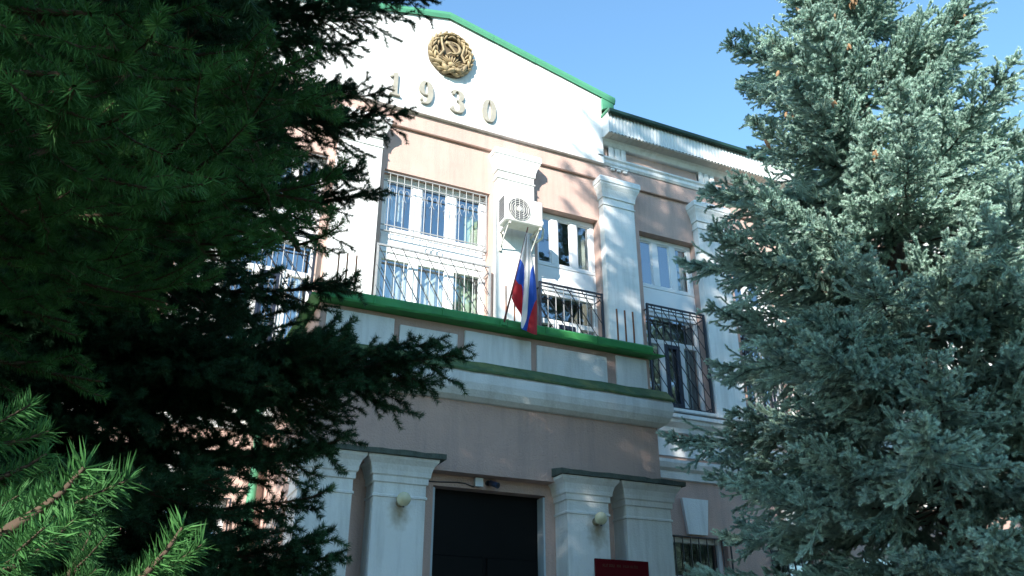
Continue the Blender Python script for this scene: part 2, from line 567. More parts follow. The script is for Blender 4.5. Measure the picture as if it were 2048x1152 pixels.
# triglyph blocks with guttae
def triglyph(xc):
    m = MB()
    w = 0.19
    for k in range(3):
        m.box(xc - w + k * 0.135, xc - w + k * 0.135 + 0.10, -0.085, 0.0, 10.39, 10.632, bev=0.012)
    m.box(xc - w, xc + w - .01, -0.05, 0.0, 10.39, 10.632)
    t = m.build('triglyph', M['white'], B)
    m = MB()
    m.box(xc - w, xc + w, -0.11, -0.06, 10.155, 10.188, bev=0.006)
    for k in range(3):
        m.box(xc - w + 0.01 + k * 0.13, xc - w + 0.10 + k * 0.13, -0.105, -0.06, 10.105, 10.155, bev=0.012)
    m.build('guttae', M['white'], t)
pil = [(2.11, 2.80), (4.80, 5.47), (6.84, 7.48)] + [(8.87 + 2.03 * k, 9.50 + 2.03 * k) for k in range(9)]
pil += [(0.12, 0.76)] + [(-1.90 - 2.03 * k, -1.27 - 2.03 * k) for k in range(6)]
for x0, x1 in pil:
    m = MB()
    m.moulding(x0, x1, -0.15, 0.0, [(0, 5.66), (0, 9.28)])
    p = m.build('pilaster', M['white'], B)
    m = MB()
    m.moulding(x0, x1, -0.15, 0.0, [(0.0, 9.278), (0.018, 9.285), (0.018, 9.305), (0, 9.315), (0, 9.43), (0.022, 9.44), (0.022, 9.475), (0.028, 9.52),
                                     (0.05, 9.60), (0.085, 9.67), (0.09, 9.70), (0.105, 9.715), (0.105, 9.80), (0.09, 9.83)])
    m.build('capital', M['white'], p)
for x0, x1 in pil:
    if x0 > 6 or x1 < 1:
        triglyph((x0 + x1) / 2 + (0.1 if x0 > 6 else -0.1))
# mouldings between the storeys on both wings
for a, b in ((6.12, XR), (XL, 1.655)):
    m = MB()
    m.moulding(a, b, 0.0, 0.02, [(0, 5.32), (0.05, 5.33), (0.06, 5.40), (0.14, 5.47), (0.15, 5.53), (0.19, 5.54), (0.19, 5.60), (0.03, 5.655)])
    m.build('storey_cornice', M['white'], B)
    m = MB()
    m.moulding(a, b, 0.0, 0.02, [(0.03, 4.93), (0.03, 5.24)])
    m.build('white_course', M['white'], B)
    m = MB()
    m.moulding(a, b, 0.0, 0.02, [(0, 4.55), (0.04, 4.56), (0.05, 4.64), (0.04, 4.68), (0.10, 4.72), (0.13, 4.80), (0.13, 4.85), (0.02, 4.88)])
    m.build('lower_string_course', M['white'], B)

# ------------------------------------------------------------------ windows
def pane(x0, x1, z0, z1, y, par):
    m = MB()
    m.box(x0 - .004, x1 + .004, y - 0.004, y + 0.004, z0 - .004, z1 + .004)
    return m.build('pane', M['glass'], par)
def sash(m, x0, x1, z0, z1, y0, y1, w):
    m.box(x0, x1, y0, y1, z0, z0 + w, bev=.006)
    m.box(x0, x1, y0, y1, z1 - w, z1, bev=.006)
    m.box(x0, x0 + w, y0 + .001, y1 - .001, z0 + w - .006, z1 - w + .006, bev=.006)
    m.box(x1 - w, x1, y0 + .001, y1 - .001, z0 + w - .006, z1 - w + .006, bev=.006)
def curtain(x0, x1, z0, z1, y, par, mt, seed=0):
    m = MB()
    r = random.Random(seed)
    n = max(6, int((x1 - x0) / 0.02))
    ph = r.uniform(0, 6)
    xs = [x0 + (x1 - x0) * i / n for i in range(n + 1)]
    ys = [y + 0.03 * math.sin(x * 52 + ph) + 0.015 * math.sin(x * 23 + ph * 2) for x in xs]
    for i in range(n):
        m.face([(xs[i], ys[i], z0), (xs[i + 1], ys[i + 1], z0), (xs[i + 1], ys[i + 1], z1), (xs[i], ys[i], z1)], smooth=True)
    m.build('curtain', mt, par)
def window(x0, x1, kind, seed=0):
    y0, y1 = 0.15, 0.23
    w = x1 - x0
    fx = 0.09 if kind != 'wide' else 0.10
    mw = 0.13 if kind != 'wide' else 0.16
    pw = (w - 2 * fx - 2 * mw) / 3
    P = [(x0 + fx + k * (pw + mw), x0 + fx + k * (pw + mw) + pw) for k in range(3)]
    m = MB()
    # outer frame and mullions of the upper light
    zl, zt = 8.06, 8.93
    m.box(x0, x1, y0, y1, zt, ZW1 - .002, bev=.008)
    m.box(x0, x1, y0, y1, zl - .07, zl, bev=.008)
    xs = [x0] + [v for p in P for v in p] + [x1]
    for k in range(0, 8, 2):
        m.box(xs[k], xs[k + 1], y0 + .002, y1 - .002, zl - .006, zt + .006, bev=.008)
    f = m.build('window', M['pvc'], B)
    for k, (a, b) in enumerate(P):
        m2 = MB()
        sash(m2, a - .018, b + .018, zl - .018, zt + .018, y0 + .022, y1 - .022, 0.04)
        m2.build('sash', M['pvc'], f)
        pane(a + .02, b - .02, zl + .02, zt - .02, 0.19, f)
    # spandrel
    zs = 7.60 if kind == 'wide' else 7.50
    m2 = MB()
    m2.box(x0, x1, y0 + .012, y1, zs, zl - .072)
    m2.box(x0 + .05, x1 - .05, y0 - .012, y0 + .0125, zs + .03, zl - .10, bev=.006)
    m2.build('spandrel_panel', M['pvc'], f)
    # lower light down to the balcony floor
    m2 = MB()
    zb = ZW0 + .002
    if kind == 'wide':
        m2.box(x0, x1, y0, y1, zs - .09, zs - .001, bev=.006)
        m2.box(x0, x1, y0, y1, zb, zb + .1, bev=.006)
        for k in range(0, 8, 2):
            m2.box(xs[k], xs[k + 1], y0 + .002, y1 - .002, zb + .09, zs - .08, bev=.008)
        l = m2.build('lower_frame', M['pvc'], f)
        for a, b in P:
            pane(a, b, zb + .1, zs - .09, 0.19, f)
    else:
        zt2 = 7.02
        m2.box(x0, x1, y0, y1, zs - .05, zs - .001, bev=.006)
        m2.box(x0, x1, y0, y1, zt2 - .09, zt2, bev=.006)
        m2.box(x0, x1, y0, y1, zb, zb + .1, bev=.006)
        for a, b in ((x0, x0 + .06), (x1 - .07, x1)):
            m2.box(a, b, y0 + .002, y1 - .002, zb + .09, zs - .04, bev=.006)
        for k in (2, 4):
            m2.box(xs[k], xs[k + 1], y0 + .002, y1 - .002, zb + .09, zt2 - .08, bev=.008)
        m2.build('lower_frame', M['pvc'], f)
        pane(x0 + .06, x1 - .07, zt2, zs - .05, 0.19, f)
        for k, (a, b) in enumerate(P):
            pane(a + (.03 if k == 1 else 0), b - (.03 if k == 1 else 0), zb + .1, zt2 - .09, 0.19, f)
        m3 = MB()
        a, b = P[1]
        sash(m3, a - .03, b + .03, zb + .1, zt2 - .07, y0 - .02, y0 + .03, .075)
        m3.build('door_leaf', M['reddoor'], f)
    if not (x1 > 1.66 and x0 < 6.1):
        m2 = MB()
        m2.box(x0 - .04, x1 + .04, -0.13, 0.15, ZW0 - .055, ZW0 - .003, bev=.008)
        m2.build('sill', M['white'], f)
    return f, P
def clip(x0, x1, z0, z1, xa, sl):
    """a falling diagonal x = xa + (z1 - z) / sl, clipped to the rectangle"""
    pts = []
    za = z1
    if xa < x0:
        za = z1 - (x0 - xa) * sl
        xa = x0
    xb, zb = xa + (za - z0) / sl, z0
    if xb > x1:
        zb = za - (x1 - xa) * sl
        xb = x1
    return (xa, za), (xb, zb)
_barm = {}
def bar_mesh(mt, r):
    k = (mt.name, r)
    if k not in _barm:
        m = MB()
        m.tube([(0, 0, 0), (0, 0, 1)], r, 6)
        _barm[k] = m.mesh('bar', mt)
    return _barm[k]
def bar(par, p, q, r, mt):
    p, q = Vector(p), Vector(q)
    d = q - p
    e = d.to_track_quat('Z', 'Y').to_euler()
    o = inst('bar', bar_mesh(mt, r), par, p, e, (1, 1, d.length))
    return o
def grille(x0, x1, z0, z1, y, n, mt, mtf, diag=0.0, dn=0, rails=(), rings=(), r=0.008, curl=False, mtd=None):
    m = MB()
    t = 0.014 if diag else .008
    for z in (z0, z1):
        m.box(x0, x1, y - t, y + t, z - t, z + t)
    for x in (x0, x1):
        m.box(x - t * 1.3, x + t * 1.3, y - t * 1.2, y + t * 1.2, z0 - t, z1 + t)
    for z in rails:
        m.box(x0, x1, y - .007, y + .007, z - .009, z + .009)
    for (xx, zz) in ((x0, z0 + .08), (x1, z0 + .08), (x0, z1 - .08), (x1, z1 - .08)):       # wall anchors
        m.box(xx - .008, xx + .008, y, max(0.16, y + .05) if x0 > 2.5 or True else y, zz - .008, zz + .008)
    f = m.build('window_grille', mtf, B)
    for k in range(1, n):
        x = x0 + (x1 - x0) * k / n
        bar(f, (x, y, z0), (x, y, z1), r, mt)
    for k in range(dn):
        span = (x1 - x0) + (z1 - z0) / diag
        xa = x0 - (z1 - z0) / diag + span * (k + 0.5) / dn
        p, q = clip(x0, x1, z0, z1, xa, diag)
        if q[0] - p[0] > 0.03:
            bar(f, (p[0], y - .012, p[1]), (q[0], y - .012, q[1]), r, mtd or mtf)
    for (cx, cz, cr) in rings:
        mm = MB()
        mm.tube([(cx + cr * math.cos(a), y - .01, cz + cr * math.sin(a)) for a in np.linspace(0, 2 * math.pi, 17)], .007, 6, caps=False)
        mm.build('ring', mt, f)
    if curl:
        for k in range(1, n, 2):
            x = x0 + (x1 - x0) * k / n
            for s in (-1, 1):
                mm = MB()
                zc = (z0 + z1) / 2 + 0.16
                mm.tube([(x + s * (.055 - .05 * math.cos(a) * (1 - a / 9)), y - .012, zc + .11 * math.sin(a) * (1 - a / 9)) for a in np.linspace(-1.4, 4.2, 16)], .0035, 5)
                mm.build('scroll', mt, f)
    return f
for i, (x0, x1) in enumerate(sorted(up)):
    if x1 < -4.5 or x0 > 19:
        pass
    wide = abs(x0 - 2.90) < .01
    f, P = window(x0, x1, 'wide' if wide else 'std', i)
    if wide:
        grille(x0 - .01, x1 - .05, 7.93, 8.98, 0.03, 15, M['bariron'], M['iron'], rails=(8.03, 8.83), r=.005, curl=True,
               rings=((3.62, 7.86, .045), (3.72, 7.86, .045), (3.82, 7.86, .045)))
        grille(x0 - .04, x1 - .03, 5.73, 7.60, -0.10, 13, M['bariron'], M['iron'], diag=1.75, dn=15, r=.0065, mtd=M['black'])
        curtain(P[2][0] + .16, P[2][1] + .05, 5.6, 7.6, .42, f, M['curtg'], 1)
        curtain(P[2][0] + .25, P[2][1] + .05, 8.0, 9.0, .42, f, M['curtg'], 2)
        curtain(x0 + .02, P[1][1] + .1, 5.6, 7.55, .32, f, M['curtain'], 3)
        curtain(P[1][1] + .12, P[2][0] + .14, 5.6, 7.55, .34, f, M['curtain'], 4)
        curtain(x0 + .02, P[0][1] - .1, 8.3, 9.0, .34, f, M['curtain'], 6)
    elif -5 < x0 < 14:
        grille(x0 - .02, x1 - .06, 5.73, 7.52, -0.10, 8, M['iron'] if x0 < 7 else M['black'], M['black'], diag=1.4, dn=9 if x0 < 7 else 12, r=.008, rails=(7.46,))
        if x0 < 2.5:
            grille(x0, x1, 7.93, 8.98, 0.03, 10, M['iron'], M['iron'], rails=(8.03,), r=.007)
        if x0 > 2:
            curtain(P[2][0] + .08, P[2][1] + .04, 8.0, 9.0, .36, f, M['curtain'], i)
        curtain(P[2][0] + .1, P[2][1] + .02, 5.6, 7.0, .40, f, M['curtain'], i + 5)
for i, (x0, x1) in enumerate(lowR + lowL):
    y0, y1 = 0.15, 0.23
    m = MB()
    sash(m, x0, x1, 1.3, 3.698, y0, y1, 0.08)
    m.box(x0 + .08, x1 - .08, y0 + .002, y1 - .002, 3.02, 3.12, bev=.006)
    xm = (x0 + x1) / 2
    m.box(xm - .05, xm + .05, y0 + .003, y1 - .003, 1.38, 3.025, bev=.006)
    f = m.build('window', M['pvc'], B)
    for a, b, c, d in ((x0 + .08, x1 - .08, 3.12, 3.62), (x0 + .08, xm - .05, 1.38, 3.02), (xm + .05, x1 - .08, 1.38, 3.02)):
        pane(a, b, c, d, 0.19, f)
    m = MB()
    m.box(x0 - .05, x1 + .05, -.1, .15, 1.22, 1.297, bev=.008)
    m.build('sill', M['white'], f)
    # keystone over the opening
    m = MB()
    a, b = xm - .20, xm + .20
    m.face([(a + .02, -.06, 3.72), (b - .02, -.06, 3.72), (b + .05, -.06, 4.27), (a - .05, -.06, 4.27)])
    for (p, q) in (((a + .02, 3.72), (b - .02, 3.72)), ((b - .02, 3.72), (b + .05, 4.27)), ((b + .05, 4.27), (a - .05, 4.27)), ((a - .05, 4.27), (a + .02, 3.72))):
        m.face([(p[0], -.06, p[1]), (p[0], 0, p[1]), (q[0], 0, q[1]), (q[0], -.06, q[1])])
    m.build('keystone', M['white'], B)
    if -4 < x0 < 14:
        grille(x0 - .02, x1 + .02, 1.32, 3.68, -0.05, 8, M['black'], M['black'], rails=(3.1, 2.0), r=.009)

# ------------------------------------------------------------------ the porch
PX0, PX1, PF = 1.66, 6.11, -2.30
porch = MB()
dy = -2.12
wall_holes(PX0 + .06, PX1 - .06, -0.1, 3.752, [(3.17, 4.57, 0.55, 3.62)], dy, -1.86, porch)
porch.box(PX0, PX1, PF, -1.862, 3.75, 5.06)
# left side wall with a real window opening (built as x<->y swapped slab)
sw = wall_holes(-2.10, -0.002, -0.1, 3.75, [(-1.60, -0.95, 2.0, 3.30)], PX0 + .002, PX0 + .26)
porch.add([(v[1], v[0], v[2]) for v in sw.v], [f[::-1] for f in sw.f])
porch.box(PX0, PX0 + .26, -1.862, -0.002, 3.75, 5.06)
porch.box(PX1 - .26, PX1, -1.862, -0.002, -0.1, 5.06)
po = porch.build('porch', M['pink'], B)
m = MB()
m.box(PX0 + .27, PX1 - .27, -1.85, -0.01, 4.9, 5.04)
m.box(PX0 + .27, PX1 - .27, -1.85, -0.01, 0.3, 0.54)
m.build('porch_ceiling', M['inside'], po)
def side(mb):
    r = MB()
    r.add([(v[1], v[0], v[2]) for v in mb.v], [f[::-1] for f in mb.f])
    return r
m = MB()
sash(m, -1.60, -0.95, 2.0, 3.30, PX0 + .12, PX0 + .18, .06)
w_ = side(m).build('window', M['pvc'], B)
m = MB()
m.box(-1.54, -1.01, PX0 + .145, PX0 + .153, 2.06, 3.24)
side(m).build('pane', M['glass'], w_)
m = MB()
for y in (-1.62, -.93):
    m.box(y - .012, y + .012, PX0 - .06, PX0 - .03, 1.98, 3.32)
for z in (1.98, 3.32):
    m.box(-1.62, -.93, PX0 - .06, PX0 - .03, z - .012, z + .012)
for y in (-1.6, -.95):
    for z in (2.1, 3.2):
        m.box(y - .01, y + .01, PX0 - .05, PX0 + .05, z - .01, z + .01)
gs = side(m).build('window_grille', M['iron'], B)
for k in range(1, 5):
    y = -1.62 + .69 * k / 5
    bar(gs, (PX0 - .045, y, 1.98), (PX0 - .045, y, 3.32), .008, M['iron'])
# pilasters of the porch
def stained(name, spots):
    m = M['white'].copy()
    m.name = name
    nt = m.node_tree
    b = nt.nodes['Principled BSDF']
    src = b.inputs['Base Color'].links[0].from_socket
    tc = nt.nodes.new('ShaderNodeTexCoord')
    n = nt.nodes.new('ShaderNodeTexNoise')
    n.inputs['Scale'].default_value = 14
    n.inputs['Detail'].default_value = 6
    nt.links.new(tc.outputs['Object'], n.inputs['Vector'])
    for (x, y, z, rx, rz, amt) in spots:
        mp = nt.nodes.new('ShaderNodeMapping')
        mp.vector_type = 'POINT'
        mp.inputs['Location'].default_value = (-x / rx, 0, -z / rz)
        mp.inputs['Scale'].default_value = (1 / rx, 0, 1 / rz)
        nt.links.new(tc.outputs['Object'], mp.inputs['Vector'])
        ln = nt.nodes.new('ShaderNodeVectorMath')
        ln.operation = 'LENGTH'
        nt.links.new(mp.outputs[0], ln.inputs[0])
        ad = nt.nodes.new('ShaderNodeMath')
        ad.operation = 'MULTIPLY_ADD'
        ad.inputs[1].default_value = 1.1
        nt.links.new(n.outputs['Fac'], ad.inputs[0])
        nt.links.new(ln.outputs['Value'], ad.inputs[2])
        mr = nt.nodes.new('ShaderNodeMapRange')
        mr.inputs['From Min'].default_value = 0.55
        mr.inputs['From Max'].default_value = 1.55
        mr.inputs['To Min'].default_value = amt
        mr.inputs['To Max'].default_value = 0
        nt.links.new(ad.outputs[0], mr.inputs['Value'])
        mx = nt.nodes.new('ShaderNodeMix')
        mx.data_type = 'RGBA'
        nt.links.new(mr.outputs[0], mx.inputs['Factor'])
        nt.links.new(src, mx.inputs['A'])
        mx.inputs['B'].default_value = (0.26, 0.19, 0.10, 1)
        src = mx.outputs['Result']
    nt.links.new(src, b.inputs['Base Color'])
    return m
M['stained'] = stained('white_stucco_lamp_stains', [(2.70 - CX, 0, 3.22, .14, .20, .75), (5.09 - CX, 0, 3.20, .17, .24, .8)])
PY = -2.42
cp = [(0.0, 3.38), (0.016, 3.385), (0.016, 3.405), (0.002, 3.415), (0.0, 3.53), (0.02, 3.54), (0.022, 3.60), (0.04, 3.615), (0.045, 3.66), (0.065, 3.72), (0.105, 3.77), (0.11, 3.80)]
for i, (x0, x1) in enumerate(((1.62, 2.18), (2.41, 2.98), (4.70, 5.25), (5.50, 6.04))):
    yb = -1.94 if i in (0, 3) else dy
    if i == 3:
        x1 = 6.13
    m = MB()
    m.moulding(x0, x1, PY, yb, [(0, 0.5), (0, 3.38)])
    p = m.build('pilaster', M['stained'], B)
    m = MB()
    m.moulding(x0, x1, PY, yb, cp)
    m.build('capital', M['white'], p)
    m = MB()
    m.moulding(x0, x1, PY, yb, [(.06, -.1), (.06, .44), (.0, .499)])
    m.build('plinth', M['white'], p)
for x0, x1 in ((1.47, 3.15), (4.57, 6.29)):
    m = MB()
    n = 14
    rr = random.Random(int(x0 * 100))
    V = []
    for i in range(n + 1):
        x = x0 + (x1 - x0) * i / n
        j, k = rr.uniform(-.012, .012), rr.uniform(-.008, .008)
        V += [(x, -2.0, 3.803), (x, -2.565 + j, 3.803 + k * .3), (x, -2.57 + j, 3.855 + k), (x, -2.29, 3.90 + k)]
    F = []
    for i in range(n):
        for q in range(3):
            F.append((i * 4 + q, (i + 1) * 4 + q, (i + 1) * 4 + q + 1, i * 4 + q + 1))
    F += [(0, 1, 2, 3), (n * 4 + 3, n * 4 + 2, n * 4 + 1, n * 4)]
    m.add(V, F)
    m.build('ledge_slab', M['slab'], B)
# moulded band, its weathered flashing, panels and the balcony edge
m = MB()
m.moulding(PX0, PX1, PF, -0.003, [(0, 4.575), (0.04, 4.58), (0.10, 4.62), (0.145, 4.69), (0.165, 4.77), (0.165, 4.86), (0.15, 4.925), (.1, 4.93)])
m.build('porch_band', M['white'], po)
m = MB()
n = 24
rr = random.Random(8)
V = []
for i in range(n + 1):
    x = PX0 - .17 + (PX1 - PX0 + .34) * i / n
    j, k = rr.uniform(-.008, .008), rr.uniform(-.007, .007)
    V += [(x, PF - .172 + j, 4.895 + k), (x, PF - .175 + j, 4.925 + k), (x, PF - .03 + j * .5, 5.075 + k), (x, PF + .05, 5.085)]
F = [(i * 4 + q, (i + 1) * 4 + q, (i + 1) * 4 + q + 1, i * 4 + q + 1) for i in range(n) for q in range(3)]
m.add(V, F)
m.box(PX0 - .17, PX0 + .1, PF + .0, -.004, 4.93, 5.0)
m.build('band_flashing', M['moss'], po)
m = MB()
m.box(PX0 + .03, PX1 - .03, -2.27, -0.003, 5.062, 5.535)
m.build('balcony_parapet', M['pink'], po)
for a, b, c in ((1.76, 2.55, 5.46), (2.62, 3.34, 5.40), (3.43, 4.32, 5.47), (4.40, 5.41, 5.44), (5.55, 6.02, 5.49)):
    m = MB()
    m.box(a, b, -2.305, -2.269, 5.065, c, bev=.008)
    m.build('parapet_panel', M['white'], po)
m = MB()
n = 30
rr = random.Random(3)
V = []
prof = [(-2.26, 5.52), (-2.43, 5.528), (-2.44, 5.55), (-2.36, 5.565), (-2.345, 5.58), (-2.35, 5.67), (-2.338, 5.692), (-0.004, 5.715)]
npf = len(prof)
ex = [0, .12, .12, .03, .0, .0, -.01, -.01]
for i in range(n + 1):
    t = i / n
    for q, (y, z) in enumerate(prof):
        x = (PX0 - ex[q]) + (PX1 - PX0 + 2 * ex[q]) * t
        j = rr.uniform(-.004, .004) if 0 < q < npf - 1 else 0
        sag = -0.006 * math.sin(t * 9.0) * (q in (2, 1)) 
        V.append((x, y + j, z + sag + j * .6))
F = [(i * npf + q, (i + 1) * npf + q, (i + 1) * npf + q + 1, i * npf + q + 1) for i in range(n) for q in range(npf - 1)]
F += [tuple(range(npf)), tuple(n * npf + q for q in range(npf))[::-1]]
m.add(V, F)
for t in (.14, .33, .52, .64, .81):
    x = PX0 + (PX1 - PX0) * t
    m.box(x - .009, x + .009, -2.366, -2.34, 5.572, 5.688)
m.face([(PX0 - .12, -2.43, 5.535), (PX0 - .12, -.004, 5.535), (PX0, -.004, 5.56), (PX0, -2.345, 5.56)])
m.face([(PX0, -2.345, 5.56), (PX0, -.004, 5.56), (PX0, -.004, 5.71), (PX0, -2.34, 5.70)])
m.build('balcony_edge', M['green'], po)
# door
m = MB()
m.box(3.171, 4.569, -1.96, -1.90, 0.551, 3.619)
dr = m.build('door', M['door'], B)
for x0 in (3.2, 3.88):
    m = MB()
    m.box(x0 + .01, x0 + .65, -1.985, -1.961, .6, 2.9, bev=.01)
    m.build('door_leaf', M['door'], dr)
m = MB()
m.box(4.545, 4.569, -2.115, -1.96, .551, 3.60)
m.box(3.171, 3.195, -2.115, -1.96, .551, 3.60)
m.build('jamb', M['greyjamb'], dr)
m = MB()
for k in range(3):
    m.box(2.4 - k * .25, 5.3 + k * .25, -3.2 - k * .32, -2.44, .03, .53 - k * .17)
m.build('step', M['paving'], B)

# balcony stubs of iron rod
def rod(px, py0, py1, label, y=-2.2, w=.011):
    p = at_y(px, py0, y)
    me = MB()
    me.tube([(p[0], y, 5.69), (p[0] + .003, y + .002, (5.69 + p[2]) / 2), (p[0], y, p[2])], w, 6)
    o = me.build('iron_rod', M['rust'], B)
for k, (px, t) in enumerate(((679, 503), (696, 506), (714, 511), (1012, 572), (1029, 590), (1233, 618), (1249, 621), (1265, 624))):
    rod(px, t, 0, '', w=.010 if k < 5 else .013)
# two downpipes: green rainwater pipe in the corner, thin conduit on the porch side
m = MB()
m.tube([(1.50, -0.12, 0.15), (1.50, -0.12, 4.35), (1.46, -.16, 4.6), (1.40, -.26, 4.8), (1.40, -.27, 5.3), (1.45, -.3, 5.45), (1.62, -.3, 5.5)], .055, 14)
for z in (1.2, 3.1, 4.2):
    x, y = (1.5, -.12) if z < 4.5 else (1.40, -.26)
    m.tube([(x, y, z), (x, y, z + .05)], .063, 14)
    m.box(x - .01, x + .01, y, 0.0, z + .01, z + .035)
m.build('downpipe', M['teal'], B)
m = MB()
m.tube([(PX0 - .02, -.35, .3), (PX0 - .02, -.35, 4.4)], .014, 8)
m.tube([(PX0 - .012, -.30, 3.5), (PX0 - .012, -1.2, 3.52)], .008, 6)
m.build('conduit', M['pink'], B)

# ------------------------------------------------------------------ emblem and date on the pediment
EX, EZ, EY = 3.87, 11.54, -0.13
def ellipsoid(m, c, L, W, D, ang, n=8):
    """leaf-shaped lump lying on the pediment: long axis at ang in the x-z plane"""
    ca, sa = math.cos(ang), math.sin(ang)
    vs, F = [], []
    k = 6
    for i in range(k + 1):
        t = i / k
        rr = math.sin(math.pi * min(1, t * .97 + .015)) ** .8
        u = (t - .5) * L
        for j in range(n):
            b = 2 * math.pi * j / n
            v, w = W / 2 * rr * math.cos(b), D / 2 * rr * math.sin(b)
            vs.append((c[0] + u * ca - v * sa, c[1] + w, c[2] + u * sa + v * ca))
    for i in range(k):
        for j in range(n):
            F.append((i * n + j, i * n + (j + 1) % n, (i + 1) * n + (j + 1) % n, (i + 1) * n + j))
    m.add(vs, F, smooth=True)
def disc(m, cx, cz, rx, rz, y0, y1, n=40, wob=0.0):
    o = [(cx + rx * (1 + wob * math.sin(a * 9)) * math.cos(a), cz + rz * (1 + wob * math.sin(a * 9)) * math.sin(a)) for a in [2 * math.pi * k / n for k in range(n)]]
    m.face([(x, y0, z) for x, z in o][::1])
    for k in range(n):
        a, b = o[k], o[(k + 1) % n]
        m.face([(a[0], y0, a[1]), (a[0], y1, a[1]), (b[0], y1, b[1]), (b[0], y0, b[1])])
m = MB()
disc(m, EX, EZ, .415, .465, EY - .05, EY, wob=.01)
em = m.build('emblem', M['relief_shade'], B)
em['label'] = 'gilded round relief of a wheat wreath with hammer and sickle'
rnd = random.Random(12)
m = MB()
for side_ in (-1, 1):
    for ring, (rx, rz, cnt) in enumerate(((.39, .44, 12), (.285, .33, 9), (.335, .38, 10))):
        for k in range(cnt):
            a = -1.35 + 2.85 * k / (cnt - 1) + rnd.uniform(-.04, .04)
            x = EX + side_ * rx * math.cos(a)
            z = EZ + rz * math.sin(a)
            tang = math.atan2(math.cos(a) * rz, -side_ * rx * math.sin(a)) - side_ * (.45 if ring != 2 else -.3)
            ellipsoid(m, (x, EY - .075 - .02 * ring, z), .17, .046, .10, tang + rnd.uniform(-.2, .2))
m.build('wreath', M['gold'], em)
m = MB()
for k in range(5):                                           # ribbon folds along the foot
    a = -2.35 + 1.55 * k / 4
    ellipsoid(m, (EX + .33 * math.cos(a), EY - .12, EZ + .40 * math.sin(a)), .20, .085, .11, a + math.pi / 2 + .45 * (-1) ** k)
m.tube([(EX - .22, EY - .11, EZ + .33), (EX - .20, EY - .13, EZ + .12), (EX - .16, EY - .13, EZ - .02), (EX - .24, EY - .12, EZ - .16)], .022, 6)
m.tube([(EX + .22, EY - .11, EZ + .33), (EX + .21, EY - .13, EZ + .12), (EX + .17, EY - .13, EZ - .02), (EX + .24, EY - .12, EZ - .16)], .022, 6)
m.build('ribbon', M['gold'], em)
m = MB()
for k in range(11):                                          # sun rays
    a = math.pi * (k + .5) / 11
    ellipsoid(m, (EX + .15 * math.cos(a), EY - .10, EZ - .27 + .13 * math.sin(a)), .17, .026, .07, a)
ellipsoid(m, (EX, EY - .09, EZ - .25), .16, .10, .08, 0)
m.build('rays', M['gold'], em)
m = MB()
disc(m, EX, EZ + .06, .185, .20, EY - .095, EY - .04, n=26)
m.build('shield', M['relief_shade'], em)
m = MB()
m.tube([(EX - .09, EY - .13, EZ + .15), (EX + .10, EY - .13, EZ - .06)], .022, 6)
m.box(EX - .135, EX - .045, EY - .155, EY - .10, EZ + .12, EZ + .19, bev=.012)
m.build('hammer', M['gold'], em)
m = MB()
an = np.linspace(1.75, -1.9, 16)
m.tube([(EX + .01 + .12 * math.cos(a), EY - .14, EZ + .07 + .12 * math.sin(a)) for a in an], [.008 + .022 * math.sin(math.pi * (k + 1) / 18) for k in range(16)], 6)
m.tube([(EX - .03, EY - .14, EZ - .045), (EX - .10, EY - .14, EZ - .10)], .02, 6)
m.build('sickle', M['gold'], em)

def stroke(m, pts, wf, y0, y1):
    n = len(pts)
    Lp, Rp = [], []
    for i in range(n):
        x, z = pts[i]
        dx = pts[min(i + 1, n - 1)][0] - pts[max(i - 1, 0)][0]
        dz = pts[min(i + 1, n - 1)][1] - pts[max(i - 1, 0)][1]
        l = math.hypot(dx, dz) or 1
        w = wf(i / (n - 1), abs(dz) / l) / 2
        Lp.append((x - dz / l * w, z + dx / l * w))
        Rp.append((x + dz / l * w, z - dx / l * w))
    for i in range(n - 1):
        a, b, c, d = Lp[i], Lp[i + 1], Rp[i + 1], Rp[i]
        m.face([(a[0], y0, a[1]), (d[0], y0, d[1]), (c[0], y0, c[1]), (b[0], y0, b[1])])
        m.face([(a[0], y0, a[1]), (b[0], y0, b[1]), (b[0], y1, b[1]), (a[0], y1, a[1])])
        m.face([(d[0], y0, d[1]), (d[0], y1, d[1]), (c[0], y1, c[1]), (c[0], y0, c[1])])
def arc(cx, cz, rx, rz, a0, a1, n=20):
    return [(cx + rx * math.cos(a), cz + rz * math.sin(a)) for a in np.linspace(a0, a1, n)]
dw = lambda t, v: .018 + .068 * v ** 1.5
DH = .23
def numeral(ch, xc, zc):
    m = MB()
    y0, y1 = EY - .045, EY + .005
    if ch == '1':
        m.box(xc - .036, xc + .036, y0, y1, zc - DH, zc + DH)
        m.box(xc - .09, xc + .09, y0 - .004, y1, zc - DH - .001, zc - DH + .035)
        stroke(m, [(xc - .09, zc + .13), (xc - .05, zc + .16), (xc - .03, zc + DH - .01)], lambda t, v: .03, y0 + .004, y1)
    if ch == '0':
        stroke(m, arc(xc, zc, .085, DH - .01, math.pi / 2, math.pi * 2.5, 36), dw, y0, y1)
    if ch == '9':
        stroke(m, arc(xc, zc + .09, .08, .13, math.pi * 2.1, math.pi * .1, 30), dw, y0, y1)
        stroke(m, arc(xc - .02, zc - .0, .105, DH - .01, math.pi * .14, -math.pi * .62, 22), dw, y0 - .004, y1)
        disc(m, xc - .065, zc - .15, .028, .03, y0 - .008, y1, n=12)
    if ch == '3':
        stroke(m, arc(xc - .01, zc + .12, .085, .10, math.pi * .85, -math.pi * .5, 22), dw, y0, y1)
        stroke(m, arc(xc - .01, zc - .10, .10, .12, math.pi * .5, -math.pi * .85, 24), dw, y0 - .004, y1)
        disc(m, xc - .075, zc + .155, .026, .028, y0 - .008, y1, n=12)
        disc(m, xc - .085, zc - .155, .028, .03, y0 - .008, y1, n=12)
    o = m.build('numeral', M['numeral'], B)
    o['label'] = 'raised pale gold numeral %s on the white pediment' % ch
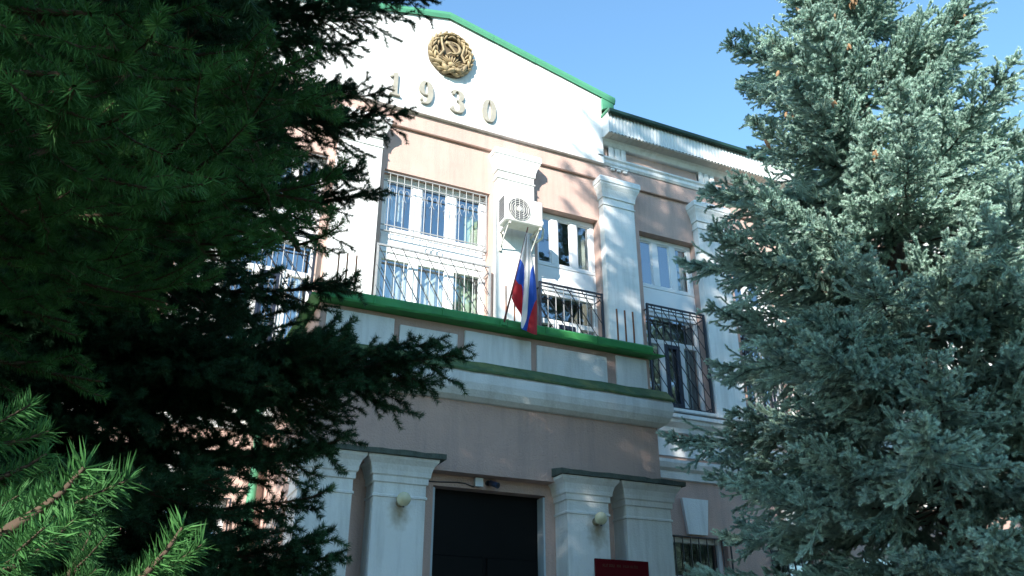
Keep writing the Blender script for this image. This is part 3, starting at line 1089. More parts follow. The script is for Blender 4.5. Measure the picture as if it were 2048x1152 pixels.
M['numeral'] = mat('pale_gold_numeral', (0.33, 0.305, 0.25), .7, var=.15, vscale=8)
for ch, x in (('1', 2.93), ('9', 3.46), ('3', 4.03), ('0', 4.62)):
    numeral(ch, x, 10.59)

# ------------------------------------------------------------------ air conditioner on the middle pilaster
AX0, AX1, AY0, AY1, AZ0, AZ1 = 4.75, 5.42, -0.57, -0.30, 8.25, 8.72
ac = thing('air_conditioner', (5.09, -0.30, AZ0), 'white outdoor air conditioner unit bracketed to the middle pilaster', 'air conditioner')
m = MB()
m.box(AX0, AX1, AY0, AY1, AZ0, AZ1, bev=.018)
m.build('casing', M['acw'], ac)
fcx, fcz, fr_ = 4.99, 8.485, .195
m = MB()
disc(m, fcx, fcz, fr_, fr_, AY0 - .004, AY0 + .01, n=32)
fan = m.build('fan_recess', M['acd'], ac)
m = MB()
for r in (.06, .095, .13, .165, .195):
    m.tube([(fcx + r * math.cos(a), AY0 - .014, fcz + r * math.sin(a)) for a in np.linspace(0, 2 * math.pi, 29)], .0042, 5, caps=False)
for k in range(-2, 3):
    h = math.sqrt(max(.001, fr_ ** 2 - (k * .075) ** 2))
    m.tube([(fcx + k * .075, AY0 - .018, fcz - h), (fcx + k * .075, AY0 - .018, fcz + h)], .0038, 5)
m.ball((fcx, AY0 - .014, fcz), .045, 12, sy=.3)
m.build('fan_guard', M['acw'], ac)
m = MB()
for k in range(9):
    z = AZ0 + .06 + k * .047
    m.box(AX0 - .006, AX0 - .0005, AY0 + .04, AY1 - .03, z, z + .03)
m.build('side_fins', M['acd'], ac)
m = MB()
m.box(5.235, 5.238, AY0 - .003, AY0 + .003, AZ0 + .02, AZ1 - .02)
m.box(5.29, 5.42, AY0 - .004, AY0 + .003, AZ0 + .05, AZ0 + .11)
m.build('panel_seam', M['acw'], ac)
for x in (4.84, 5.38):
    m = MB()
    m.box(x - .018, x + .018, AY0 + .02, -.152, AZ0 - .035, AZ0 - .001)
    m.box(x - .018, x + .018, -.185, -.152, AZ0 - .36, AZ0 - .03)
    m.tube([(x, AY0 + .07, AZ0 - .03), (x, -.17, AZ0 - .30)], .013, 6)
    m.build('bracket', M['acw'], ac)
m = MB()
m.tube([(5.44, -.42, AZ0 + .12), (5.50, -.42, AZ0 + .06), (5.51, -.35, AZ0 - .06), (5.46, -.24, AZ0 - .10), (5.44, -.16, AZ0 - .04)], .02, 8)
m.build('pipe', M['acw'], ac)

# ------------------------------------------------------------------ flag on the balcony edge
pb = at_y(1009, 648, -2.40)
pt = at_y(1055, 458, -2.74)
fl = thing('flag', tuple(pb), 'white, blue and red striped flag drooping from a thin pole on the green balcony edge', 'flag')
m = MB()
pb_, pt_ = Vector(pb), Vector(pt)
m.tube([pb_ + Vector((-.012, .03, -.03)), pb_.lerp(pt_, .5), pt_ + (pt_ - pb_) * .02], [.014, .013, .009], 8)
m.build('pole', M['pole'] if 'pole' in M else mat('dark_red_pole', (.12, .03, .03), .5), fl)
m = MB()
m.box(pb[0] - .04, pb[0] + .04, -2.40, -2.34, 5.575, 5.66, bev=.01)
m.build('socket', M['green'], fl)
# cloth: columns of (pixel x, pixel y, depth offset, stripe coordinate)
cols = [
    [(1053, 464, 0, .02), (1047, 490, 0, .15), (1041, 515, 0, .31), (1036, 538, 0, .50), (1031, 560, 0, .64), (1027, 578, 0, .80), (1023, 596, 0, .98)],
    [(1054, 466, -.03, .04), (1049, 495, -.05, .16), (1044, 522, -.06, .33), (1040, 545, -.06, .50), (1036, 570, -.06, .65), (1032, 590, -.06, .82), (1029, 610, -.05, .99)],
    [(1055, 466, .01, .05), (1052, 500, .02, .14), (1049, 535, .03, .32), (1047, 556, .04, .48), (1045, 582, .04, .64), (1044, 606, .04, .82), (1042, 631, .04, .99)],
    [(1055, 465, -.06, .03), (1053, 505, -.09, .05), (1051, 545, -.11, .08), (1049, 580, -.12, .12), (1046, 615, -.12, .19), (1043, 640, -.12, .28), (1042, 655, -.12, .37)],
    [(1056, 465, -.09, .02), (1056, 505, -.14, .05), (1056, 545, -.17, .12), (1055, 580, -.18, .17), (1054, 612, -.18, .24), (1053, 636, -.18, .32), (1051, 661, -.18, .48)],
    [(1057, 465, -.07, .02), (1059, 505, -.10, .12), (1060, 540, -.12, .30), (1059, 575, -.13, .36), (1058, 612, -.13, .47), (1058, 640, -.13, .64), (1057, 664, -.13, .80)],
    [(1057, 466, -.09, .03), (1061, 503, -.14, .14), (1065, 538, -.16, .36), (1067, 572, -.17, .46), (1068, 602, -.17, .60), (1068, 636, -.17, .78), (1066, 668, -.17, .92)],
    [(1058, 466, -.06, .04), (1062, 500, -.08, .16), (1068, 535, -.10, .37), (1072, 570, -.11, .50), (1074, 604, -.11, .66), (1074, 638, -.11, .84), (1074, 670, -.11, .99)],
]
nr = 7
def cr_(p0, p1, p2, p3, t):
    return 0.5 * ((2 * p1) + (-p0 + p2) * t + (2 * p0 - 5 * p1 + 4 * p2 - p3) * t * t + (-p0 + 3 * p1 - 3 * p2 + p3) * t ** 3)
A = np.array(cols, float)
def resample(A, k, axis):
    A = np.moveaxis(A, axis, 0)
    n = len(A)
    out = []
    for i in range(n - 1):
        for q in range(k):
            out.append(cr_(A[max(i - 1, 0)], A[i], A[i + 1], A[min(i + 2, n - 1)], q / k))
    out.append(A[-1])
    return np.moveaxis(np.array(out), 0, axis)
A = resample(resample(A, 5, 1), 6, 0)
nc, nrr = A.shape[:2]
dist0 = np.linalg.norm(at_y(1055, 560, -2.6) - CAM)
V, UVv = [], []
pbn, ptn = np.array(pb), np.array(pt)
for i in range(nc):
    for j in range(nrr):
        px, py, dz, s = A[i, j]
        f_ = min(1, max(0, (648 - py) / 190.0))
        yy = -2.44 - .30 * f_ + dz * .55
        V.append(at_y(px, py, yy))
        UVv.append(s)
me = bpy.data.meshes.new('cloth')
o_ = np.array(pb)
me.from_pydata([tuple(v - o_) for v in V], [], [(i * nrr + j, (i + 1) * nrr + j, (i + 1) * nrr + j + 1, i * nrr + j + 1) for i in range(nc - 1) for j in range(nrr - 1)])
me.polygons.foreach_set('use_smooth', [True] * len(me.polygons))
atn = me.attributes.new('stripe', 'FLOAT', 'POINT')
atn.data.foreach_set('value', UVv)
mf = bpy.data.materials.new('flag_cloth')
mf.use_nodes = True
nt = mf.node_tree
b = nt.nodes['Principled BSDF']
b.inputs['Roughness'].default_value = .75
an_ = nt.nodes.new('ShaderNodeAttribute')
an_.attribute_name = 'stripe'
cr = nt.nodes.new('ShaderNodeValToRGB')
cr.color_ramp.interpolation = 'CONSTANT'
e = cr.color_ramp.elements
e[0].color = (.70, .70, .70, 1)
e[1].position = .333
e[1].color = (.012, .075, .42, 1)
e2 = e.new(.63)
e2.color = (.42, .02, .03, 1)
nt.links.new(an_.outputs['Fac'], cr.inputs['Fac'])
nt.links.new(cr.outputs[0], b.inputs['Base Color'])
tr = nt.nodes.new('ShaderNodeBsdfTranslucent')
nt.links.new(cr.outputs[0], tr.inputs['Color'])
mx = nt.nodes.new('ShaderNodeMixShader')
mx.inputs[0].default_value = .3
nt.links.new(b.outputs[0], mx.inputs[1])
nt.links.new(tr.outputs[0], mx.inputs[2])
nt.links.new(mx.outputs[0], nt.nodes['Material Output'].inputs[0])
me.materials.append(mf)
ob = bpy.data.objects.new('cloth', me)
ob.parent = fl
col.objects.link(ob)

# ------------------------------------------------------------------ plaque, lamps, camera, junction box
pl = thing('plaque', (5.40, PY - .002, 2.3), 'dark red glass nameplate with faint gold lettering beside the door', 'sign')
m = MB()
m.box(5.02, 5.74, PY - .035, PY - .012, 2.25, 2.90, bev=.006)
m.build('plate', M['sign'], pl)
rr = random.Random(21)
m = MB()
x = 5.12
for k in range(17):
    if k in (6, 9):
        x += .028
        continue
    w = rr.choice((.016, .02, .024))
    m.box(x, x + .004, PY - .0365, PY - .0352, 2.815, 2.845)
    if rr.random() < .8:
        m.box(x + w - .004, x + w, PY - .0365, PY - .0352, 2.815, 2.845)
    zz = rr.choice((2.815, 2.828, 2.841))
    m.box(x + .004, x + w - .004, PY - .0365, PY - .0352, zz, zz + .004)
    x += w + .008
m.build('lettering', M['signtext'], pl)
for xx in (5.06, 5.70):
    for zz in (2.30, 2.86):
        m = MB()
        m.tube([(xx, PY + .001, zz), (xx, PY - .012, zz)], .012, 10)
        m.build('standoff', M['black'], pl)
M['lampbase'] = mat('rusty_cream_lamp_base', (0.34, 0.28, 0.18), .6, var=.3, vscale=20)
def lamp(xc, zc, label):
    t = thing('globe_lamp', (xc, PY, zc), label, 'lamp', 'globe lamps on the porch pilasters')
    m = MB()
    m.ball((xc, PY - .125, zc), .074, 20)
    m.build('globe', M['globe'], t)
    m = MB()
    m.tube([(xc, PY + .002, zc - .02), (xc, PY - .015, zc - .02)], .045, 16)
    m.tube([(xc, PY - .015, zc - .02), (xc, PY - .07, zc - .03)], [.03, .036], 14)
    m.build('base', M['lampbase'], t)
    m = MB()
    m.tube([(xc, PY - .125, zc - .07), (xc, PY - .125, zc - .085)], .012, 8)
    m.build('finial', M['acd'], t)
lamp(2.70, 3.35, 'yellowed globe lamp on the door-side pilaster that has no plaque')
lamp(5.07, 3.33, 'yellowed globe lamp on the pilaster just above the red plaque')
jb = thing('junction_box', (3.70, dy, 3.66), 'small white plastic junction box above the black door', 'junction box')
m = MB()
m.box(3.655, 3.745, dy - .06, dy - .001, 3.645, 3.735, bev=.006)
m.build('housing', M['box'], jb)
m = MB()
m.box(3.65, 3.75, dy - .066, dy - .0605, 3.64, 3.74, bev=.004)
m.build('lid', M['box'], jb)
m = MB()
m.tube([(3.13, -2.30, 3.80), (3.12, -2.24, 3.76), (3.07, dy - .02, 3.73), (3.07, dy - .012, 3.68), (3.12, dy - .012, 3.655), (3.25, dy - .012, 3.66), (3.45, dy - .012, 3.675), (3.55, dy - .012, 3.67), (3.64, dy - .012, 3.645), (3.66, dy - .02, 3.645)], .007, 6)
m.build('cable', M['black'], jb)
sc_ = thing('security_camera', (3.87, dy, 3.70), 'small dark blue bullet security camera beside the white junction box', 'camera')
m = MB()
m.tube([(3.83, dy, 3.70), (3.83, dy - .02, 3.70)], .03, 12)
m.tube([(3.83, dy - .02, 3.70), (3.845, dy - .06, 3.685)], .011, 8)
m.build('mount', M['black'], sc_)
m = MB()
a_, b_ = Vector((3.84, dy - .05, 3.70)), Vector((3.885, dy - .17, 3.645))
m.tube([a_, a_.lerp(b_, .05), b_], [.026, .032, .034], 14)
m.build('body', M['camdark'], sc_)
m = MB()
d_ = (b_ - a_).normalized()
m.tube([b_ - d_ * .001, b_ + d_ * .004], .02, 12)
m.build('lens', M['black'], sc_)

# ------------------------------------------------------------------ spruce branches (shared meshes)
def _norm(v):
    return v / np.maximum(np.linalg.norm(v, axis=-1, keepdims=True), 1e-9)
def needle_arrays(P0, P1, tint, dens, nl, nw, rng, kite=False, ang=(0.75, 1.15), fold=0.0):
    """needles all round the shoot segments P0->P1"""
    d = P1 - P0
    L = np.linalg.norm(d, axis=1)
    cnt = np.maximum(1, np.round(L * dens + rng.random(len(L)) * .8).astype(int))
    idx = np.repeat(np.arange(len(L)), cnt)
    n = len(idx)
    t = rng.random(n)
    D = _norm(d)[idx]
    base = P0[idx] + d[idx] * t[:, None]
    rv = rng.normal(size=(n, 3))
    rad = _norm(rv - D * np.sum(rv * D, axis=1, keepdims=True))
    rad[:, 2] += 0.18                                   # needles sweep a little upwards
    rad = _norm(rad)
    a = rng.uniform(*ang, n)
    nd = _norm(D * np.cos(a)[:, None] + rad * np.sin(a)[:, None])
    ln = nl * rng.uniform(.75, 1.15, n)
    tip = base + nd * ln[:, None]
    w = _norm(np.cross(nd, rng.normal(size=(n, 3)))) * (nw * .5)
    tn = np.clip(tint[idx] + rng.normal(0, .07, n), 0, 1)
    if not kite:
        V = np.stack([base - w, base + w, tip], axis=1).reshape(-1, 3)
        T = np.arange(3 * n).reshape(-1, 3)
        return V, T, np.repeat(tn, 3)
    up = _norm(np.cross(w, nd)) * (nl * .06)
    mid = base + nd * (ln * .45)[:, None] + up
    V = np.stack([base - w * .4, base + w * .4, mid + w, tip, mid - w], axis=1).reshape(-1, 3)
    o = np.arange(n)[:, None] * 5
    T = np.concatenate([o + np.array([[0, 1, 2]]), o + np.array([[0, 2, 4]]), o + np.array([[4, 2, 3]])], axis=0)
    return V, T, np.repeat(tn, 5)
def tube_arrays(pts, radii, n):
    pts = np.asarray(pts)
    m_ = len(pts)
    d = np.gradient(pts, axis=0)
    d = _norm(d)
    ref = np.tile(np.array([0.13, 0.21, 0.97]), (m_, 1))
    u = _norm(np.cross(d, ref))
    w = np.cross(d, u)
    a = np.arange(n) * 2 * np.pi / n
    V = pts[:, None, :] + (u[:, None, :] * np.cos(a)[None, :, None] + w[:, None, :] * np.sin(a)[None, :, None]) * np.asarray(radii)[:, None, None]
    V = V.reshape(-1, 3)
    T = []
    for i in range(m_ - 1):
        for k in range(n):
            p, q = i * n + k, i * n + (k + 1) % n
            T += [(p, q, q + n), (p, q + n, p + n)]
    return V, np.array(T)
def branch_mesh(name, L, seed, dens, nl, nw, nmat, droop=.25, tipup=.9, hang=.5, sp1=.055, sp2=.045, spread=.42, lift=0.0, kite=False,
                needled=.45, roll=.5, t_len=.16, stems=True, bare=0.10, tintb=.45, ang=(.75, 1.15), cover=0, wood_r=.0085, lv=(.7, 1.12), node=0.0):
    rng = np.random.default_rng(seed)
    NS = 14
    s = np.linspace(0, 1, NS)
    wob = rng.normal(0, .012, (NS, 2)).cumsum(axis=0) * L * .5
    axis = np.stack([L * s, wob[:, 0], L * (-droop * s + droop * tipup * s ** 2.3) + wob[:, 1] * .5], axis=1)
    def ax(u):
        f = u * (NS - 1)
        i = np.minimum(f.astype(int), NS - 2)
        r = (f - i)[:, None]
        return axis[i] * (1 - r) + axis[i + 1] * r, _norm(axis[i + 1] - axis[i])
    S0, S1, TN = [], [], []
    wood_v, wood_t = [], []
    nv = 0
    def wood(pts, rad, n):
        nonlocal nv
        v, t = tube_arrays(pts, rad, n)
        wood_v.append(v)
        wood_t.append(t + nv)
        nv += len(v)
    wood(axis, .003 + wood_r * L ** .8 * (1 - s) ** .8, 6)
    k0 = int(NS * (1 - needled))
    for i in range(k0, NS - 1):
        S0.append(axis[i]); S1.append(axis[i + 1]); TN.append(tintb + .1)
    us = []
    u = bare + rng.random() * .03
    while u < .985:
        us.append(u)
        u += sp1 / L * rng.uniform(.6, 1.4)
    us = np.array(us)
    if node:
        us = np.clip(np.round(us * L / node) * node / L + rng.normal(0, .012, len(us)) / L, bare, .99)
    P, D = ax(us)
    up0 = np.array([0, 0, 1.0])
    for k in range(len(us)):
        u = us[k]
        side_ = 1 if k % 2 else -1
        if rng.random() < .12:
            side_ = -side_
        ls = (spread * L * (1 - u) ** .75 * min(1, .35 + u / .3) + .06) * rng.uniform(*lv)
        lat = _norm(np.cross(up0, D[k]))
        phi = rng.uniform(.75, 1.1) * (1 - .4 * u)
        rl = rng.normal(0, roll) * .6 + lift
        outv = lat * side_ * math.cos(rl) + up0 * math.sin(rl)
        n2 = 5
        v = np.linspace(0, 1, n2)
        dirv = _norm(D[k] * math.cos(phi) + outv * math.sin(phi))
        cur = P[k] + dirv * (v * ls)[:, None] + D[k] * (ls * .16 * v ** 2)[:, None]
        hg = hang * rng.uniform(.5, 1.3)
        cur[:, 2] -= hg * ls * v ** 1.6 * .55 - (.22 * ls * v ** 3.5)
        tn = np.clip(tintb + rng.normal(0, .16), 0, 1)
        if stems:
            wood(cur, .0035 * (1.1 - v) + .0012, 3)
        for i in range(n2 - 1):
            if v[i] > .12:
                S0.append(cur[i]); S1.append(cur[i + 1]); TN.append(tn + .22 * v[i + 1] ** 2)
        q = .12 + .05 * rng.random()
        kk = 0
        while q < 1.0:
            f = q * (n2 - 1)
            i = min(int(f), n2 - 2)
            p = cur[i] + (cur[i + 1] - cur[i]) * (f - i)
            dd = _norm(cur[i + 1] - cur[i])
            lt = (.045 + t_len * ls * (1 - q) ** .7) * rng.uniform(.65, 1.2) + .012
            la = _norm(np.cross(up0, dd) + rng.normal(0, .01, 3)) * (1 if kk % 2 else -1)
            r2 = rng.normal(0, roll) + lift * 1.2
            ov = la * math.cos(r2) + up0 * math.sin(r2)
            ph = rng.uniform(.65, 1.0)
            d1 = _norm(dd * math.cos(ph) + ov * math.sin(ph))
            m1 = p + d1 * lt * .5
            d2 = _norm(d1 + dd * .35 + up0 * (.10 - hang * .35))
            e = m1 + d2 * lt * .5
            t2 = np.clip(tn + rng.normal(0, .08), 0, 1)
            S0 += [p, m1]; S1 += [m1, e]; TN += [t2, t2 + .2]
            if stems and kite:
                wood(np.array([p, m1, e]), np.array([.0022, .0018, .0012]), 3)
            q += sp2 / ls * rng.uniform(.6, 1.4)
            kk += 1
    for k in range(int(cover * L)):
        u = rng.uniform(max(.12, bare), .97, 1)
        p, dd = ax(u)
        p, dd = p[0], dd[0]
        r_ = rng.normal(size=3)
        r_ = _norm(r_ - dd * (r_ @ dd))
        lt = rng.uniform(.05, .15) * (1.2 - .6 * u[0])
        e = p + _norm(dd * .7 + r_) * lt
        tt = np.clip(tintb + rng.normal(0, .15), 0, 1)
        S0.append(p); S1.append(e); TN.append(tt + .1)
    S0, S1, TN = np.array(S0), np.array(S1), np.array(TN)
    NVt, NT, NTn = needle_arrays(S0, S1, TN, dens * 100, nl, nw, rng, kite, ang)
    WV = np.concatenate(wood_v)
    WT = np.concatenate(wood_t)
    V = np.concatenate([WV, NVt])
    T = np.concatenate([WT, NT + len(WV)])
    mi = np.concatenate([np.zeros(len(WT), np.int32), np.ones(len(NT), np.int32)])
    tint = np.concatenate([np.zeros(len(WV)), NTn])
    me = bpy.data.meshes.new(name)
    me.vertices.add(len(V))
    me.vertices.foreach_set('co', V.astype(np.float32).ravel())
    me.loops.add(len(T) * 3)
    me.loops.foreach_set('vertex_index', T.astype(np.int32).ravel())
    me.polygons.add(len(T))
    me.polygons.foreach_set('loop_start', np.arange(0, len(T) * 3, 3, dtype=np.int32))
    me.polygons.foreach_set('material_index', mi)
    me.update(calc_edges=True)
    a_ = me.attributes.new('tint', 'FLOAT', 'POINT')
    a_.data.foreach_set('value', tint.astype(np.float32))
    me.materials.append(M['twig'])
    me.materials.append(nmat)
    return me, len(T)
TRI = 0
def variants(key, specs, **kw):
    global TRI
    out = []
    for j, (L, seed) in enumerate(specs):
        me, n = branch_mesh('branch_' + key, L, seed, nmat=kw['nmat'], **{k: v for k, v in kw.items() if k != 'nmat'})
        out.append((L, me))
        TRI += n
    return out
GREEN = variants('green', [(2.6, 1), (2.6, 2), (1.8, 3), (1.8, 4), (1.1, 5), (.7, 6)], nmat=M['needle_green'], dens=17, nl=.027, nw=.0029,
                 droop=.30, hang=.75, roll=.8, sp1=.046, sp2=.052, spread=.41, t_len=.24, cover=40, lv=(.5, 1.15), tintb=.35)
FINE = variants('fine', [(1.0, 11), (.75, 12), (.5, 14), (.35, 15), (.3, 16)], nmat=M['needle_near'], dens=26, nl=.0215, nw=.0017, kite=True, droop=.15, hang=.22,
                sp1=.080, sp2=.070, spread=.42, t_len=.27, roll=.55, needled=.9, tintb=.55, wood_r=.006, ang=(.85, 1.3))
NEAR = variants('near', [(.5, 41), (.38, 42), (.3, 43)], nmat=M['needle_near'], dens=34, nl=.0225, nw=.0014, kite=True, droop=.12, hang=.2,
                sp1=.085, sp2=.075, spread=.40, t_len=.30, roll=.6, needled=.95, tintb=.6, wood_r=.007, ang=(.85, 1.3))
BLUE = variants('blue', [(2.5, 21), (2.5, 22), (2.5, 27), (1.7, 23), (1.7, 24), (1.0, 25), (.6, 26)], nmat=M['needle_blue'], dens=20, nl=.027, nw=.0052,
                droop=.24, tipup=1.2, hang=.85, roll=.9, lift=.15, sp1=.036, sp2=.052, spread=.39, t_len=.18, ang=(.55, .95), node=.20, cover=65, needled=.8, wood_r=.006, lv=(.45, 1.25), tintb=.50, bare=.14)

def trunk_part(par, H, r0, x, y):
    rng = np.random.default_rng(int(abs(x * 100)))
    m = MB()
    zs = np.linspace(-.05, H, 24)
    dx = rng.normal(0, .01, (24, 2)).cumsum(axis=0) * .5
    dx[0] = 0
    pts = [(x + dx[i, 0], y + dx[i, 1], zs[i]) for i in range(24)]
    rad = [r0 * ((1 - zs[i] / H) ** .85) * (1 + .5 * math.exp(-max(0, zs[i]) * 4)) + .006 for i in range(24)]
    m.tube(pts, rad, 12)
    m.build('trunk', M['bark'], par)
def proj(p):
    v = np.asarray(p) - CAM
    w = v @ _W
    return 1024 + FPX * (v @ _R) / w, 576 - FPX * (v @ _U) / w, w
def place(par, base, az, pitch, rollz, L, pool, rng):
    fit = sorted(pool, key=lambda q: abs(math.log(q[0] / L)))
    Lm, me = fit[0] if rng.random() < .6 or len(fit) < 2 else fit[1]
    if abs(math.log(Lm / L)) > .5:
        Lm, me = fit[0]
    s = L / Lm
    rot = (Matrix.Rotation(az, 3, 'Z') @ Matrix.Rotation(-pitch, 3, 'Y') @ Matrix.Rotation(rollz, 3, 'X')).to_euler()
    fl_ = 1 if rng.random() < .5 else -1
    return inst('branch', me, par, base, rot, (s, s * fl_, s))
t_used = {}
def spruce(x, y, H, prof, pool, seed, label, z0=1.2, dz=.16, per=2.0, accept=None, r0=.17, nmax=298, pit=(-.10, .55), jitter=.16, whorl=0.0):
    """whorled crown: prof = [(z, radius), ...]"""
    rng = np.random.default_rng(seed)
    t = thing('spruce_tree', (x, y, 0), label, 'spruce tree', 'spruces in front of the building')
    trunk_part(t, H, r0, x, y)
    zs_, rs_ = zip(*prof)
    cand = []
    z, a = z0, rng.random() * 6
    while z < H - .12:
        f = z / H
        for q in range(int(per + rng.random())):
            a += 2.39996 + rng.normal(0, .25)
            zz = z + rng.uniform(-.08, .08)
            if whorl and rng.random() < .85 and zz < .65 * H:
                zz = round(zz / whorl) * whorl + rng.normal(0, .035)
            r = float(np.interp(zz, zs_, rs_)) * rng.uniform(1 - jitter * 1.6, 1 + jitter * .6)
            p = pit[0] + (pit[1] - pit[0]) * max(0, (f - .15) / .85) ** 1.6 + rng.normal(0, .07)
            cand.append((zz, a % (2 * math.pi), p, max(.25, r / max(.5, math.cos(p)))))
        z += dz * (1 - .25 * f)
    n = 0
    used = []
    for zz, az, p, L in cand:
        if n >= nmax:
            break
        base = (x, y, zz)
        if accept:
            d = np.array([math.cos(az) * math.cos(p), math.sin(az) * math.cos(p), math.sin(p) - .10])
            lat = np.array([-math.sin(az), math.cos(az), 0]) * .28 * L
            if not all(accept(np.array(base) + d * L * k + lat * g_ * (1.1 - k)) for k in (.4, .6, .8, .92, 1.0) for g_ in (-1, 0, 1)):
                continue
        place(t, base, az, p, rng.normal(0, .18), L, pool, rng)
        used.append((zz, az, p, L))
        n += 1
    t_used[t.name] = used
    return t, n
def aim(t, tip, zb, pool, rng, roll=0.0, start=0.0):
    """a branch of tree t from its trunk at height zb whose tip ends at the point tip"""
    x, y = t.location.x, t.location.y
    b = np.array([x, y, zb])
    v = np.asarray(tip) - b
    Lv = np.linalg.norm(v)
    az, p = math.atan2(v[1], v[0]), math.asin(v[2] / Lv)
    # the mesh's own axis ends a little below its start: allow for it
    p += .03
    return place(t, b, az, p, roll, Lv, pool, rng)
def shoot(t, p, q, pool, rng, roll=0.0):
    """a side branch of tree t from p to q"""
    v = np.asarray(q) - np.asarray(p)
    Lv = np.linalg.norm(v)
    return place(t, tuple(p), math.atan2(v[1], v[0]), math.asin(v[2] / Lv), roll, Lv, pool, rng)
def limb(t, pts, r0, r1):
    m = MB()
    n = len(pts)
    m.tube([tuple(p) for p in pts], [r0 + (r1 - r0) * i / (n - 1) for i in range(n)], 7)
    return m.build('limb', M['bark'], t)

# right-hand side: the blue spruce in front of the facade and its neighbour
treeC, nC = spruce(7.25, -5.4, 12.8, [(0, 2.3), (2.5, 2.65), (4.2, 2.6), (5.5, 2.42), (6.5, 2.15), (8, 1.66), (9.6, 1.05), (11, .62), (12.8, .12)],
               BLUE, 7, 'tall silvery blue spruce hung with brown cones, standing beside the porch', z0=1.3, dz=.12, per=2.5, r0=.16, whorl=.54)
treeD, nD = spruce(12.3, -5.6, 10.8, [(0, 2.0), (3, 2.3), (5, 2.1), (7, 1.5), (9, .8), (10.8, .1)], BLUE, 9,
               'blue spruce without cones, growing on the far side of the coned spruce from the porch', z0=1.5, dz=.15, per=2.2, r0=.15, whorl=.5)
# dark spruces: one before the left wing, one beside the photographer, the rest unseen
EDGE = [(-400, 600), (0, 620), (110, 600), (200, 620), (290, 560), (330, 510), (480, 500), (560, 490), (620, 520), (690, 530), (740, 470), (800, 450), (850, 440), (900, 430), (960, 410), (1020, 430), (1080, 520), (1152, 560), (1500, 600)]
ey, ex_ = zip(*EDGE)
def in_left(p):
    w = (np.asarray(p) - CAM) @ _W
    if w < .3:
        return True
    px, py, w = proj(p)
    if py > 1250 or py < -250:
        return px < 900 or px > 2600
    return px < np.interp(py, ey, ex_)
def in_b(p):
    v = np.asarray(p) - CAM
    w = v @ _W
    q = np.asarray(p) - np.array([-.05, -10.5, 1.65])
    sd = np.array(SUN)
    if q @ sd > 0 and np.linalg.norm(q - sd * (q @ sd)) < .42:
        return False                                # an opening that lets the sun on to the nearest shoots
    if np.linalg.norm(v) < .75:
        return False
    if w < .15:
        return np.linalg.norm(v) > 1.0
    px, py, w = proj(p)
    if py > 1300 or py < -150 or px < -100 or px > 2150:
        return True
    return px < np.interp(py, [-150, 0, 250, 420, 520, 1200], [330, 330, 360, 330, 180, 40])
treeA, nA = spruce(-.95, -6.2, 14.0, [(0, 1.9), (2, 2.1), (4, 2.15), (6, 2.0), (8, 1.7), (10.5, 1.15), (12.5, .6), (14, .1)], GREEN, 31,
               'dark green spruce with drooping boughs in front of the left wing', z0=.7, dz=.10, per=3.3, accept=in_left, nmax=262)
treeB, nB = spruce(-1.55, -10.45, 21.5, [(0, 2.2), (2, 2.4), (6, 2.8), (10, 2.8), (13, 2.35), (15, 1.85), (17, 1.3), (19, .75), (21.5, .1)], GREEN, 33,
               'tall spruce with dense bright green sunlit shoots beside the dark drooping spruce', z0=.9, dz=.19, per=2.6, accept=in_b, r0=.24)
treeE, nE = spruce(-4.1, -17.2, 12.2, [(0, 2.6), (7, 3.1), (9.5, 2.8), (11, 1.8), (12.2, .4)], GREEN, 35,  # out of view; bare trunk and blunt crown shaped to steer sun and shade
               'unseen spruce shading the coned spruce, its lower trunk left bare to let sun through', z0=7.6, dz=.09, per=2.6)
treeF, nF = spruce(3.2, -17.6, 15.0, [(0, 2.6), (4, 2.7), (8, 2.1), (12, 1.1), (15, .1)], GREEN, 37,  # out of view, added to cut sky light on the lower facade
               'unseen spruce added opposite the porch door to dim the sky light there', z0=1.0, dz=.24, per=2.2)
treeG, nG = spruce(15.2, -15.5, 21.0, [(0, 3.0), (5, 3.4), (10, 2.9), (15, 1.8), (18, 1.0), (21, .1)], GREEN, 39,
               'tall spruce across the lawn that the windows above the balcony mirror', z0=5.0, dz=.2, per=2.6)
treeH, nH = spruce(20.6, -14.5, 19.0, [(0, 3.0), (5, 3.4), (10, 2.7), (15, 1.5), (19, .1)], GREEN, 40,
               'tall spruce across the lawn, past the coned spruce', z0=5.0, dz=.2, per=2.6)

# boughs of the dark spruce that stand out against the facade: (px, py, distance)
rngA = np.random.default_rng(77)
for px, py, d, up_ in ((868, 5, 6.0, .5), (800, -10, 5.9, .5), (745, 40, 5.7, .5), (700, 80, 5.6, .4), (690, 20, 5.8, .5), (640, 100, 5.5, .3),
                       (815, 235, 5.2, .5), (770, 200, 5.2, .4), (745, 270, 5.1, .4), (690, 240, 5.0, .4), (700, 170, 5.2, .4),
                       (762, 368, 4.7, .35), (725, 345, 4.7, .35), 
                       (712, 572, 4.5, .3), 
                       (925, 715, 4.0, .45), (880, 690, 4.1, .4), (840, 745, 4.0, .4), (780, 700, 4.1, .35), (760, 760, 4.0, .35), (700, 680, 4.1, .3), (690, 740, 4.1, .3), (640, 680, 4.1, .3),
                       (665, 885, 4.1, .3), (640, 905, 4.2, .2),
                       (632, 990, 3.9, .25),
                       (688, 1108, 3.7, .2), (650, 1070, 3.7, .2), (660, 1150, 3.6, .2), (600, 1120, 3.7, .2), (560, 1080, 3.8, .2)):
    tip = at_d(px, py, d)
    aim(treeA, tip, tip[2] + up_, GREEN, rngA, rngA.normal(0, .15))
